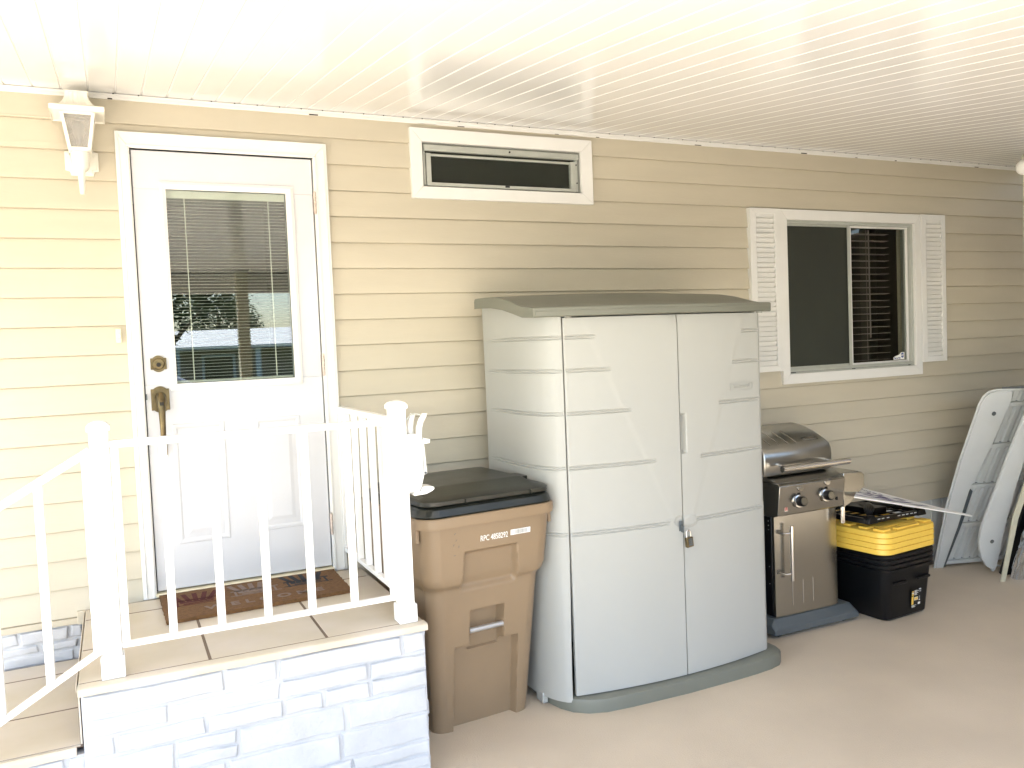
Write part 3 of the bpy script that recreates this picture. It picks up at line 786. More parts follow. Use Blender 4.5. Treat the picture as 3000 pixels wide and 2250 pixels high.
zl_ = sorted(set([.07+.02*i for i in range(90)]+[gz+o for gz in GZ for o in (-.0125, -.0112, -.0085, -.006, -.0035, -.0012, 0, .0012, .0035, .006, .0085, .0112, .0125)]))
def sheet(path, zlist, disp, thick=.022, ztop=None, shift=None):
    """path [(x,y)] left to right seen from the front; extrudes a wall sheet with outward displacement disp(i,x,y,z)"""
    n = len(path); nor = []
    for i in range(n):
        a_ = path[max(i-1, 0)]; b_ = path[min(i+1, n-1)]; dx, dy = b_[0]-a_[0], b_[1]-a_[1]; L_ = math.hypot(dx, dy); nor.append((dy/L_, -dx/L_))
    rings = []
    for k, z in enumerate(zlist):
        fr, bk = [], []
        for i, (x, y) in enumerate(path):
            zz = min(z, ztop(x, y)) if ztop else z
            d = disp(i, x, y, zz); x += shift(x, zz) if shift else 0; fr.append((x+nor[i][0]*d, y+nor[i][1]*d, zz)); bk.append((x-nor[i][0]*thick, y-nor[i][1]*thick, zz))
        rings.append(fr+bk[::-1])
    return MB().loft(rings)
# left side + rounded front corner (one moulded side panel)
side = [(sxl+.004, -.130), (sxl+.003, -.15), (sxl+.002, -.2), (sxl, -.3), (sxl-.002, -.4), (sxl, -.48), (sxl+.002, -.53)]
for k in range(1, 13): t = k/12*R(78); side.append((sxl+.002+.112*(1-math.cos(t)), -.53-.264*math.sin(t)))
side[-1] = (1.7488, side[-1][1]-.004)
def sdisp(i, x, y, z):
    e_ = sstep(0, .02, -y-.20) * (1 if i < len(side)-1 else 0)
    d = -.006*groove(z)*e_
    return d + .0015*math.sin(z*4+y*6)
zs_ = [z for z in zl_ if z < 1.86]+[1.865, 1.875, 1.885, 1.9, 1.915, 1.93, 1.94]
zs_ = [.045, .06]+zs_
link('side_panel', sheet(side, zs_, sdisp, .02, lambda x, y: lid_z(y), lambda x, z: -.013*sstep(.85, .05, z)*sstep(1.70, 1.748, x)), 'shed', SH, smooth=45)
side2 = [(2*2.3125-x, y) for x, y in side][::-1]
def sdisp2(i, x, y, z): return -.006*groove(z)*sstep(0, .02, -y-.20)*(1 if i > 0 else 0)
link('side_panel', sheet(side2, zs_, sdisp2, .02, lambda x, y: lid_z(y)), 'shed', SH, smooth=45)
# doors
diagL = lambda z: 2.292-(z-.86)*(2.292-1.835)/(1.86-.86)
diagR = lambda z: 2.415+(z-.86)*(2.80-2.415)/(1.86-.86)
GL = {1.762: 1.898, 1.607: 1.974, 1.407: 2.076, 1.152: 2.203, .840: 2.270}
def gmask_L(x, z): return min(GL[min(GL, key=lambda q: abs(q-z))], 9)
GR = {1.762: 2.776, 1.607: 2.700, 1.407: 2.603, 1.152: 2.475, .840: 2.435}
def ddL(i, x, y, z):
    g_ = groove(z)*(1 if 1.757 < x < gmask_L(x, z) else 0)
    crease = .002*sstep(-.004, .004, x-diagL(z)) if z > .86 else .002
    bx, bz = (x-2.338)/.040, (z-.842)/.030
    if bx*bx+bz*bz < 1 : g_ = 0; crease -= .005*(1-(bx*bx+bz*bz)**3)
    # quarter dish at the top of the seam
    q = math.hypot((x-2.346)/.055, (z-1.862)/.045)
    if q < 1: crease -= .006*(1-q**4)
    edge = .002*(sstep(.010, 0, x-1.7525))
    return -.006*g_+crease-edge
def ddR(i, x, y, z):
    gx = GR[min(GR, key=lambda q: abs(q-z))]
    g_ = groove(z)*(1 if gx < x < 2.90 else 0)
    crease = .002*sstep(.004, -.004, x-diagR(z)) if z > .86 else .002
    bx, bz = (x-2.39)/.048, (z-.838)/.030
    if bx*bx+bz*bz < 1: g_ = 0; crease += .006*(1-(bx*bx+bz*bz)**3)
    q = math.hypot((x-2.352)/.055, (z-1.862)/.045)
    if q < 1: crease -= .006*(1-q**4)
    # finger pull
    if 2.353 < x < 2.387 and 1.172 < z < 1.372: 
        hx = (2.387-x)/.012; hz = min(z-1.172, 1.372-z)/.014; crease -= .030*min(1, hx, hz)
    edge = .012*sstep(.025, 0, 2.925-x)
    return -.006*g_+crease-edge
def path_x(xs): return [(x, front_y(x)) for x in xs]
dz_ = [z for z in zl_ if z > .078 and z < 1.85]+[1.852]
dz_ = sorted(set(dz_+[.075]+[.80+.0045*i for i in range(18)]+[1.165, 1.172, 1.18, 1.19, 1.355, 1.365, 1.372, 1.38]))
xsL = [1.7525, 1.756, 1.762]+[1.7675+.0092*i for i in range(63)]+[2.3465]
xsL = sorted(set([x for x in xsL if x <= 2.3465]+[2.30+.004*i for i in range(11)]))
xsR = sorted(set([2.3525, 2.356]+[2.3565+.0042*i for i in range(24)]+[2.46+.0092*i for i in range(49)]+[2.905, 2.912, 2.918, 2.925]))
DL = link('door', sheet(path_x(xsL), dz_, ddL, .024), 'shed', SH, smooth=35, label='left cabinet door with a diagonal crease running to the lock')
DRr = link('door', sheet(path_x(xsR), dz_, ddR, .024), 'shed', SH, smooth=35, label='right cabinet door with oval badge and finger pull')
mb = MB(); yl = front_y(2.768)+.0005
mb.lathe([(.5, 0), (.5, .001)], (0, 0, 0), 'z', 4)
mb = MB(); cx_, cz0 = 2.762, 1.478
rr_ = [(cx_+.083*sx*(1 if abs(sy) < .5 else .86), front_y(cx_)-.0028, cz0+.0215*sy) for sx, sy in ((-1, -.4), (-1, .4), (-.9, 1), (0, 1.12), (.9, 1), (1, .4), (1, -.4), (.9, -1), (0, -1.12), (-.9, -1))]
tl = (front_y(2.84)-front_y(2.68))/.16
Xl = Matrix.Translation((cx_, front_y(cx_)-.0012, cz0)) @ Matrix.Rotation(math.atan(tl), 4, 'Z') @ Matrix.Rotation(R(90), 4, 'X')
o = [(-.083, -.010), (-.080, -.018), (0, -.0235), (.080, -.018), (.083, -.010), (.083, .010), (.080, .018), (0, .0235), (-.080, .018), (-.083, .010)]
i_ = [(x*.965, y*.88) for x, y in o]
mb.loft([[(x, y, 0) for x, y in o], [(x, y, .0024) for x, y in o], [(x, y, .0024) for x, y in i_], [(x, y, .0002) for x, y in i_]], caps=False, X=Xl)
mb.text('Rubbermaid', .026, Xl @ Matrix.Translation((0, .001, .0008)), .0014, .0004, .98)
link('badge', mb, 'shed', DRr)
# back of the cabinet and inner floor
mb = MB(); mb.box(sxl+.03, sxr-.03, -.150, -.137, .05, 1.90); mb.box(sxl+.03, sxr-.03, -.50, -.151, 1.80, 1.82)
link('back_panel', mb, 'shed', SH)
# base
base = []
bl_, br_, yf = 1.665, 2.995, -.900
basep = [(1.655, -.05), (1.655, -.42)]
basep = [(1.695, -.13), (1.680, -.60), (1.684, -.66), (1.700, -.735), (1.735, -.80), (1.79, -.848), (1.87, -.878), (2.0, -.892), (2.32, -.905), (2.62, -.900), (2.76, -.893), (2.87, -.881), (2.94, -.862), (2.985, -.825), (3.005, -.77), (3.005, -.13)]
mb = MB(); inn = lambda s_: [(2.33+(x-2.33)*s_, -.45+(y+.45)*s_) for x, y in basep]
mb.loft([[(x, y, 0) for x, y in basep], [(x, y, .050) for x, y in basep], [(x, y, .062) for x, y in inn(.994)], [(x, y, .068) for x, y in inn(.975)]])
link('base', mb, 'shedgreen', SH, smooth=35)
mb = MB(); mb.box(1.648, 1.676, -.655, -.585, .006, .058)
link('base_tab', mb, 'shed', SH, bevel=.004)
mb = MB(); mb.lathe([(.004, 0), (.004, -.004)], (sxl-.001, -.45, .115), 'x', 8)
link_each('screw', mb, 'dkgrey', SH)
# lid
LP = [(-.140, 1.938), (-.20, 1.936), (-.35, 1.928), (-.48, 1.909), (-.60, 1.882), (-.69, 1.862)]
LT = [(-.140, 1.981), (-.18, 1.983), (-.28, 1.981), (-.42, 1.970), (-.53, 1.952), (-.64, 1.926), (-.72, 1.909)]
def lid_ring(x, grow=0):
    t = (x-2.3)/.72; fy = -.905+.105*abs(t)**2.4
    bot = [(y, z) for y, z in LP]+[(fy+.006, 1.857), (fy+.001, 1.862)]
    crown = .014*(1-min(1, abs(t))**2)
    top = [(fy, 1.897), (fy+.004, 1.902), (fy+.016, 1.904)]+[(y, z+crown*sstep(-.8, -.4, y)) for y, z in LT[::-1]]
    return [(x, y, z) for y, z in bot+top]
xs_ = [1.596, 1.600, 1.610]+[1.63+.05*i for i in range(27)]+[2.965, 2.985, 2.993, 2.997]
rg = []
for i, x in enumerate(xs_):
    r_ = lid_ring(x)
    if i in (0, len(xs_)-1): r_ = [(x, y+(.008 if y < -.5 else 0), 1.905+(z-1.905)*.82) for _, y, z in r_]
    else: r_ = [(x, y, z) for _, y, z in r_]
    rg.append(r_)
mb = MB().loft(rg)
LID = link('lid', mb, 'shedgreen', SH, smooth=32)
mb = MB()   # moulded step line along the front and side edge
rg = []
for x in xs_[2:-2]:
    t = (x-2.3)/.72; fy = -.905+.105*abs(t)**2.4; rg.append([(x, fy-.003, 1.862), (x, fy-.003, 1.884), (x, fy+.002, 1.886), (x, fy+.002, 1.860)])
mb.loft(rg)
link('lid_edge', mb, 'shedgreen', LID, smooth=32)
mb = MB()
for x in (1.775, 2.915): mb.box(x-.012, x+.012, front_y(x)-.012, front_y(x)+.008, 1.849, 1.859)
link_each('hinge_pin', mb, 'shed', SH)
# padlock
PL = thing('padlock', 'small bronze combination padlock hanging from the hasp of the grey cabinet doors', 'padlock', (2.372, -.885, .735))
Xp = Matrix.Translation((2.366, front_y(2.36)-.024, .742)) @ Matrix.Rotation(R(-6), 4, 'Y')
mb = MB(); mb.box(-.020, .020, -.009, .009, -.027, .022, Xp); body = link('lock_body', mb, 'bronze', PL, bevel=.003)
mb = MB()
for k in range(4): mb.box(-.010, .012, -.0115, -.0092, -.0185+.0095*k, -.0125+.0095*k, Xp)
link('code_wheel', mb, 'dkgrey', body)
sh_ = [(-.012, 0, .02), (-.012, 0, .045)]+[(-.012*math.cos(R(180*k/8)), .0, .045+.012*math.sin(R(180*k/8))) for k in range(1, 8)]+[(.012, 0, .045), (.012, 0, .02)]
link('shackle', MB().tube(sh_, .0032, 8, X=Xp), 'chrome', PL, smooth=50)
mb = MB(); mb.box(2.322, 2.344, front_y(2.33)-.008, front_y(2.33)-.0045, .795, .845); mb.box(2.330, 2.336, front_y(2.33)-.028, front_y(2.33)-.008, .79, .825)
link('hasp', mb, 'dkgrey', DL, bevel=.001)

# ------------------------------------------------------------------ wheelie cart
BA = R(5.0)
BN = thing('rubbish_cart', 'brown wheeled rubbish cart with black lid standing between the porch and the grey cabinet', 'rubbish cart', (1.335, -.71, 0), BA)
BX = BN.matrix_basis.copy()
# local: x across, y depth (0 = front bottom), z up
def bdim(z):   # half width, front y, back y, corner radius
    t = z/.985
    hw = .246+.062*t; fy = .02-.125*t; byk = .60+.05*t; rr = .055+.02*t
    u_ = sstep(.655, .735, z)          # upper swelling
    hw += .022*u_; fy -= .012*u_
    return hw, fy, byk, rr
def bring(z):
    hw, fy, byk, rr = bdim(z); pts = []
    n = 96
    for i in range(n+1):
        x = -hw+rr+(2*hw-2*rr)*i/n; pts.append([x, fy-.006*(1-(x/hw)**2), 'f'])
    for k in range(1, 9): t = R(90*k/8); pts.append([hw-rr+rr*math.sin(t), fy+rr-rr*math.cos(t), 'c'])
    for k in range(1, 5): pts.append([hw, fy+rr+(byk-fy-2*rr)*k/4, 's'])
    for k in range(1, 5): t = R(90*k/4); pts.append([hw-rr+rr*math.cos(t), byk-rr+rr*math.sin(t), 'b'])
    for k in range(1, 5): pts.append([hw-rr-(2*hw-2*rr)*k/4, byk, 'b'])
    for k in range(1, 5): t = R(90*k/4); pts.append([-hw+rr-rr*math.sin(t), byk-rr+rr*math.cos(t), 'b'])
    for k in range(1, 5): pts.append([-hw, byk-rr-(byk-fy-2*rr)*k/4, 's'])
    for k in range(1, 8): t = R(90*k/8); pts.append([-hw+rr-rr*math.cos(t), fy+rr-rr*math.sin(t), 'c'])
    return pts
def box_in(x, z, x0, x1, z0, z1, s_=.007): return min(sstep(x0-s_, x0+s_, x), 1-sstep(x1-s_, x1+s_, x), sstep(z0-s_, z0+s_, z), 1-sstep(z1-s_, z1+s_, z))
def brec(x, z):
    r_ = 0
    r_ = max(r_, .046*box_in(x, z, -.158, .162, -.2, .392))            # tall lower panel
    r_ = max(r_, .060*box_in(x, z, -.083, .083, .36, .555, .007))             # grab slot
    # upper arch between the two pads
    aw = .128+.010*sstep(.84, .66, z)
    r_ = max(r_, .040*box_in(x, z, -aw, aw, .50, .838, .009)*sstep(.655, .70, z)) 
    return r_
rg = []; zz = []
z = 0
while z < .975: zz.append(z); z += .0075
for z in zz+[.978]:
    ring = []
    for x, y, kd in bring(z):
        d = brec(x, z) if kd == 'f' else 0
        # pads sit proud: outside the arch the front steps back below z .70
        if kd in ('f', 'c') : d += .016*(1-sstep(.675, .70, z))
        if z < .012 and kd == 'f' and -.158 < x < .162: pass
        ring.append((x, y+d, z))
    rg.append(ring)
mb = MB().loft(rg, X=BX)
body = link('cart_body', mb, 'bin', BN, smooth=50)
def rr_ring(hw, fy, byk, rr, z, n=6, front_n=1):
    pts = []
    for cx_, cy_, a0 in ((hw-rr, fy+rr, -90), (hw-rr, byk-rr, 0), (-hw+rr, byk-rr, 90), (-hw+rr, fy+rr, 180)):
        for k in range(n+1): t = R(a0+90*k/n); pts.append((cx_+rr*math.cos(t), cy_+rr*math.sin(t), z))
    return pts
hw, fy, byk, rr = bdim(.985)
mb = MB().loft([rr_ring(hw+.002, fy-.004, byk+.004, rr, .962), rr_ring(hw+.017, fy-.020, byk+.012, rr+.012, .966), rr_ring(hw+.019, fy-.022, byk+.012, rr+.012, .985), rr_ring(hw+.018, fy-.020, byk+.012, rr+.012, 1.008), rr_ring(hw+.014, fy-.016, byk+.008, rr+.01, 1.012), rr_ring(hw+.004, fy-.006, byk, rr, 1.012)], X=BX)
link('rim', mb, 'bin', BN, smooth=35)
mb = MB()
for sx in (-1, 1): mb.box(sx*(hw+.006)-.008, sx*(hw+.006)+.008, fy+.055, fy+.16, .905, .967, BX)
link_each('rim_bracket', mb, 'bin', BN, bevel=.003)
# lid
lh = hw+.006; lf = fy-.012
mb = MB().loft([rr_ring(lh+.002, lf, byk-.03, .085, 1.0135, 8), rr_ring(lh+.004, lf-.004, byk-.03, .085, 1.020, 8), rr_ring(lh-.004, lf+.004, byk-.03, .085, 1.048, 8), rr_ring(lh-.014, lf+.016, byk-.04, .08, 1.056, 8), rr_ring(lh-.020, lf+.024, byk-.045, .075, 1.060, 8)], X=BX)
LD = link('cart_lid', mb, 'binlid', BN, smooth=38)
mb = MB().loft([rr_ring(lh-.012, lf+.016, byk-.10, .075, 1.0605, 8), rr_ring(lh-.008, lf+.008, byk-.10, .078, 1.066, 8), rr_ring(lh-.010, lf+.006, byk-.10, .078, 1.082, 8), rr_ring(lh-.020, lf+.020, byk-.11, .07, 1.090, 8), rr_ring(lh-.060, lf+.085, byk-.16, .03, 1.094, 8), rr_ring(lh-.085, lf+.160, byk-.20, .02, 1.119, 8), rr_ring(lh-.10, lf+.19, byk-.24, .02, 1.120, 8)], X=BX)
link('lid_dome', mb, 'binlid', LD, smooth=30)
mb = MB(); mb.loft([[(lh-.05, lf+.22, 1.088), (lh+.025, lf+.23, 1.092), (lh+.042, lf+.255, 1.090), (lh+.040, lf+.31, 1.088), (lh+.02, lf+.35, 1.086), (lh-.05, lf+.35, 1.086)], [(lh-.05, lf+.22, 1.104), (lh+.025, lf+.23, 1.110), (lh+.040, lf+.255, 1.108), (lh+.038, lf+.31, 1.106), (lh+.02, lf+.35, 1.104), (lh-.05, lf+.35, 1.104)]], X=BX)
link('lid_grip', mb, 'binlid', LD, bevel=.004)
for sx in (-.13, .20): link('lid_rib', MB().box(sx-.0015, sx+.0015, lf-.003, lf+.01, 1.062, 1.083, BX), 'binlid', LD)
mb = MB(); mb.tube([(-.26, byk+.01, 1.02), (.26, byk+.01, 1.02)], .014, 12, X=BX)
mb.box(-.07, .09, byk-.02, byk+.03, 1.01, 1.075, BX); mb.box(.10, .25, byk-.02, byk+.03, 1.0, 1.045, BX)
link('handle', mb, 'binlid', BN, bevel=.005)
mb = MB(); yb_ = bdim(.465)[1]+.022
mb.tube([(-.086, yb_, .462), (.086, yb_, .462)], .0125, 14, X=BX)
link('grab_bar', mb, 'galv', BN, smooth=50)
mb = MB(); mb.lathe([(.03, .0), (.10, .0), (.105, .01), (.105, .04), (.10, .05), (.03, .05)], (0, 0, 0), 'x', 24, BX @ Matrix.Translation((-.30, .60, .105)))
link('wheel', mb, 'black', BN, smooth=40)
mb = MB(); mb.lathe([(.03, .0), (.10, .0), (.105, .01), (.105, .04), (.10, .05), (.03, .05)], (0, 0, 0), 'x', 24, BX @ Matrix.Translation((.25, .60, .105)))
link('wheel', mb, 'black', BN, smooth=40)
# printed number and barcode, on the sloping front at z ~.90
zt0 = .893; hwt, fyt, _, _ = bdim(zt0)
tilt = math.atan(.125/.985)
def onfront(x, z, dy=.0): return BX @ Matrix.Translation((x, bdim(z)[1]-.0075-dy, z)) @ Matrix.Rotation(R(90)+tilt, 4, 'X')
mb = MB().text('RPC 4858292', .037, onfront(.010, .893), .0006, .0, .68)
mb.add([(-.052, -.0125, -.0004), (.052, -.0125, -.0004), (.052, .0125, -.0004), (-.052, .0125, -.0004)], [(0, 1, 2, 3)], onfront(.145, .899, .0014))
link('printed_number', mb, 'decal', BN)
rb = random.Random(2); mb = MB(); x = -.030
while x < .034:
    w_ = rb.choice([.0009, .0012, .0018, .0026]); mb.add([(x, -.009, 0), (x+w_, -.009, 0), (x+w_, .010, 0), (x, .010, 0)], [(0, 1, 2, 3)], onfront(.145, .899, .0026)); x += w_+rb.choice([.0012, .002, .003, .004])
link('barcode', mb, 'dkgrey', BN)
mb = MB()
for x, z, a_ in ((-.185, .935, 35), (-.178, .905, 50), (-.19, .885, 60), (-.165, .875, 80), (-.185, .838, 10)):
    mb.box(-.005, .005, -.0008, .0008, -.0004, .0004, onfront(x, z, -.0005) @ Matrix.Rotation(R(a_), 4, 'Z'))
link_each('scuff', mb, 'dkgrey', BN)

# ------------------------------------------------------------------ gas grill
GR_ = thing('gas_grill', 'two burner stainless steel gas grill on a grey base beside the grey cabinet', 'grill', (3.40, -.35, 0))
gx0, gx1 = 3.216, 3.700          # cabinet front
mb = MB(); mb.box(gx0+.002, gx1-.002, -.520, -.08, .112, .70)
link('cabinet', mb, 'black', GR_, bevel=.004)
mb = MB(); rg = []
for k in range(13):
    t_ = -1+2*k/12; xx_ = gx0+.008+(gx1-gx0-.004)*k/12; yy_ = -.538-.009*(1-t_**4)
    rg.append([(xx_, -.5205, .112), (xx_, yy_, .112), (xx_, yy_, .700), (xx_, -.5205, .700)])
mb.loft(rg)
DRg = link('door', mb, 'steel', GR_, smooth=30)
mb = MB()
for x in (3.345, 3.425, 3.502): mb.tube([(x, -.546, .165), (x, -.546, .305)], .0035, 8)
link_each('door_groove', mb, 'chrome', DRg, smooth=50)
mb = MB(); mb.tube([(3.305, -.590, .325), (3.305, -.590, .640)], .0125, 16)
for z in (.365, .600): mb.tube([(3.245, -.5455, z), (3.262, -.585, z), (3.305, -.590, z)], .007, 10)
link('door_handle', mb, 'chrome', DRg, smooth=50)
mb = MB(); mb.prism([(-.01, .695), (-.552, .695), (-.600, .712), (-.622, .880), (-.606, .894), (-.01, .894)], gx0-.020, gx1-.002, 'x')
CPn = link('control_panel', mb, 'steel', GR_, bevel=.003)
def cpn(x, z): # point on sloping panel front
    return Matrix.Translation((x, -.600-(z-.712)*.131-.0008, z)) @ Matrix.Rotation(math.atan(-.131), 4, 'X') @ Matrix.Rotation(R(90), 4, 'X')
for x, z in ((3.342, .782), (3.548, .793)):
    mb = MB(); mb.lathe([(.040, 0), (.040, .006), (.037, .012), (.030, .014)], (0, 0, 0), 'z', 32, cpn(x, z))
    kb = link('knob_bezel', mb, 'chrome', CPn, smooth=40)
    mb = MB(); mb.lathe([(.029, .014), (.029, .040), (.026, .046)], (0, 0, 0), 'z', 28, cpn(x, z))
    link('knob', mb, 'black', CPn, smooth=40)
    mb = MB(); mb.lathe([(.023, .0462), (.022, .049)], (0, 0, 0), 'z', 28, cpn(x, z)); link('knob_cap', mb, 'steel', CPn, smooth=40)
    mb = MB(); mb.prism([(.021*math.cos(R(180+180*k/12)), .012+.021*math.sin(R(180+180*k/12))) for k in range(13)], 0, .009, 'z', cpn(x+.004, z+.068)); mb.box(-.024, .024, .0122, .0155, 0, .006, cpn(x+.004, z+.068))
    link('light_switch', mb, 'chrome', CPn, bevel=.001)
    mb = MB(); mb.box(-.010, .010, -.006, .006, 0, .002, cpn(x, z+.044)); link('indicator', mb, 'black', CPn)
mb = MB(); mb.box(-.012, .013, -.014, .014, 0, .001, cpn(3.253, .748)); st_ = link('sticker', mb, 'copper', CPn)
mb = MB(); mb.box(-.009, -.004, -.010, .010, .001, .0015, cpn(3.253, .748)); mb.box(.001, .009, -.010, .010, .001, .0015, cpn(3.253, .748)); link('sticker_print', mb, 'red', st_)
mb = MB(); mb.box(-.008, .008, -.012, .012, 0, .001, cpn(3.640, .766)); link('label_print', mb, 'black', CPn)
# right side shelf
mb = MB(); mb.prism([(gx1, .702), (3.752, .722), (3.868, .812), (3.870, .882), (3.842, .899), (gx1, .905)], -.606, -.588)
mb.box(gx1, 3.842, -.588, -.12, .886, .902)
link('side_shelf', mb, 'steel', GR_, bevel=.003)
mb = MB(); mb.box(3.692, 3.712, -.600, -.586, .605, .705); link('shelf_bracket', mb, 'chrome', GR_, bevel=.002)
# worktop below hood and hood
mb = MB(); mb.prism([(-.015, .8945), (-.604, .8945), (-.585, .902), (-.50, .925), (-.03, .925)], gx0-.018, gx1-.004, 'x'); link('grill_deck', mb, 'steelh', GR_, bevel=.002)
def hood_prof(i):  # (y,z) cross section with inset
    pts = [(-.535, .928), (-.550, .945), (-.553, 1.02), (-.548, 1.058), (-.535, 1.083), (-.505, 1.104), (-.42, 1.143), (-.33, 1.172), (-.25, 1.184), (-.17, 1.172), (-.11, 1.13), (-.09, 1.06), (-.08, .928)]
    return [(-.3+(y+.3)*(1-i), .928+(z-.928)*(1-i)) for y, z in pts]
hx0, hx1 = 3.150, 3.672
rg = [[(hx0, y, z) for y, z in hood_prof(.045)], [(hx0+.006, y, z) for y, z in hood_prof(.012)], [(hx0+.016, y, z) for y, z in hood_prof(0)], [(hx1-.016, y, z) for y, z in hood_prof(0)], [(hx1-.006, y, z) for y, z in hood_prof(.012)], [(hx1, y, z) for y, z in hood_prof(.045)]]
HDd = link('hood', MB().loft(rg), 'steelh', GR_, smooth=40)
mb = MB(); mb.tube([(3.215, -.625, .978), (3.725, -.625, .978)], .0185, 20)
for x in (3.26, 3.62): mb.tube([(x, -.55, .99), (x, -.625, .980)], .009, 10)
link('hood_handle', mb, 'chrome', HDd, smooth=50)
mb = MB()
for x in (3.235, 3.300, 3.365, 3.43): mb.tube([(x, -.512, 1.101), (x, -.46, 1.126), (x, -.38, 1.157)], .004, 8)
link_each('hood_crease', mb, 'chrome', HDd, smooth=50)
Xh = Matrix.Translation((3.555, -.490, 1.1115)) @ Matrix.Rotation(R(25), 4, 'X')
mb = MB(); mb.box(-.058, .058, -.014, .014, -.001, .004, Xh); bd = link('badge', mb, 'steel', HDd, bevel=.002)
mb = MB()
for k in range(7): mb.box(-.048+.014*k, -.040+.014*k, -.008, .008, .004, .0055, Xh)
link('badge_relief', mb, 'chrome', bd)
mb = MB(); mb.prism([(-.50, .105), (-.585, .105), (-.605, .085), (-.615, .022), (-.06, .022), (-.06, .105)], gx0-.028, 3.790, 'x')
mb = MB(); rg = []
for x, a_ in ((gx0-.045, .035), (gx0-.020, 0), (3.785, 0), (3.825, .04)):
    rg.append([(x, -.05, .022), (x, -.585, .022), (x, -.585, .060-a_*.3), (x, -.550, .108-a_), (x, -.05, .108-a_)])
link('base', MB().loft(rg), 'dkgrey', GR_, bevel=.004)
for x, y in ((3.235, -.54), (3.74, -.54), (3.235, -.12), (3.74, -.12)):
    mb = MB(); mb.lathe([(.020, -.012), (.022, -.009), (.022, .009), (.020, .012)], (x, y, .0225), 'x', 16); link('caster', mb, 'black', GR_, smooth=40)
mb = MB()
for z in (.665, .64, .615, .40, .30): mb.lathe([(.003, 0), (.003, -.002)], (gx0+.002, -.50, z), 'x', 6)
link_each('rivet', mb, 'alu', GR_)

# ------------------------------------------------------------------ nested totes and lids
TA = R(4.0)
def rrect(hx, y0, y1, r, z, n=6):
    pts = []
    for cx_, cy_, a0 in ((hx-r, y0+r, -90), (hx-r, y1-r, 0), (-hx+r, y1-r, 90), (-hx+r, y0+r, 180)):
        for k in range(n+1): t = R(a0+90*k/n); pts.append((cx_+r*math.cos(t), cy_+r*math.sin(t), z))
    return pts
TX0, TY0 = 4.115, -.700
def TXm(dz=0): return Matrix.Translation((TX0, TY0, dz)) @ Matrix.Rotation(TA, 4, 'Z')
tote_labels = ['outermost black plastic tote at the bottom of the stack, printed label on its front', 'second black tote from the bottom, its rim just above the outermost rim', 'third black tote from the bottom of the nested stack', 'topmost black tote of the nested stack, directly under the yellow lids']
for i in range(4):
    X_ = TXm(.029*i); z0 = .004
    t = thing('storage_tote', tote_labels[i], 'tote', (TX0, TY0, .029*i), TA, 'nested black totes')
    s_ = 1.0
    rim = .318
    rings = [rrect(.186, .018, .60, .045, z0), rrect(.194, .008, .61, .05, z0+.012), rrect(.222, -.012, .64, .055, rim-.03), rrect(.224, -.014, .642, .055, rim-.004),
             rrect(.219, -.010, .637, .052, rim-.004), rrect(.190, .012, .606, .045, z0+.017)]
    mb = MB().loft(rings, caps=True, X=X_); link('tote_body', mb, 'black', t, smooth=35)
    mb = MB().loft([rrect(.225, -.015, .643, .055, rim-.024), rrect(.238, -.028, .655, .062, rim-.022), rrect(.240, -.030, .657, .062, rim-.006), rrect(.236, -.026, .653, .060, rim), rrect(.222, -.012, .640, .055, rim)], X=X_, caps=False)
    r_ = link('rim', mb, 'black', t, smooth=35)
    if i == 0:
        mb = MB()
        for sx in (-1, 1):
            mb.box(sx*.11-.055, sx*.11+.055, -.030, -.012, .225, .240, X_)
        mb.box(.222, .250, .06, .30, .235, .262, X_)
        link_each('grip_rib', mb, 'black', t, bevel=.003)
        # bold vertical facets at the corner + product label
        for x0, x1, z0_, z1_, m_, dy in [(q0-.052, q1-.052, q2+.02, q3+.02, q4, q5) for q0, q1, q2, q3, q4, q5 in ((.062, .156, .030, .150, 'black', .0012), (.063, .082, .052, .103, 'yellow', .0018), (.064, .083, .108, .118, 'yellow', .0018), (.064, .082, .119, .126, 'decal', .0018), (.064, .083, .128, .135, 'yellow', .0018), (.087, .123, .075, .096, 'cream', .0018), (.092, .118, .080, .091, 'yellow', .0024), (.124, .146, .046, .060, 'decal', .0018), (.128, .149, .138, .143, 'decal', .0018), (.133, .150, .122, .134, 'panelg', .0018), (.132, .142, .07, .078, 'decal', .0018), (.133, .141, .082, .098, 'panelg', .0018))]:
            zc = (z0_+z1_)/2; yy = lambda z_: .008-.0335*(z_-.016)/.272*.6-.0045
            vs = [(x0, yy(z0_)-dy, z0_), (x1, yy(z0_)-dy, z0_), (x1, yy(z1_)-dy, z1_), (x0, yy(z1_)-dy, z1_)]
            l_ = link('printed_label', MB().add([(x_, y_-.004, z_) for x_, y_, z_ in vs], [(0, 1, 2, 3)], X_), m_, t)
        mb = MB(); rl = random.Random(8)
        for k in range(9):
            z_ = .155-k*.0052 if k < 6 else .065-(k-6)*.005
            x0_ = .035 if k < 6 else .014; x1_ = x0_+rl.uniform(.022, .042); y_ = yy(z_)-.0062
            mb.add([(x0_, y_, z_), (x1_, y_, z_), (x1_, y_, z_+.0026), (x0_, y_, z_+.0026)], [(0, 1, 2, 3)], X_)
        link('printed_text', mb, 'decal', t)
LX = lambda dz: Matrix.Translation((4.128, -.722, dz)) @ Matrix.Rotation(R(5.5), 4, 'Z')
lid_labels = ['lowest of the four stacked yellow tote lids, resting on the black totes', 'second yellow tote lid from the bottom of the lid stack', 'third yellow tote lid from the bottom of the lid stack', 'topmost yellow tote lid with its moulded ridges visible under the black tray']
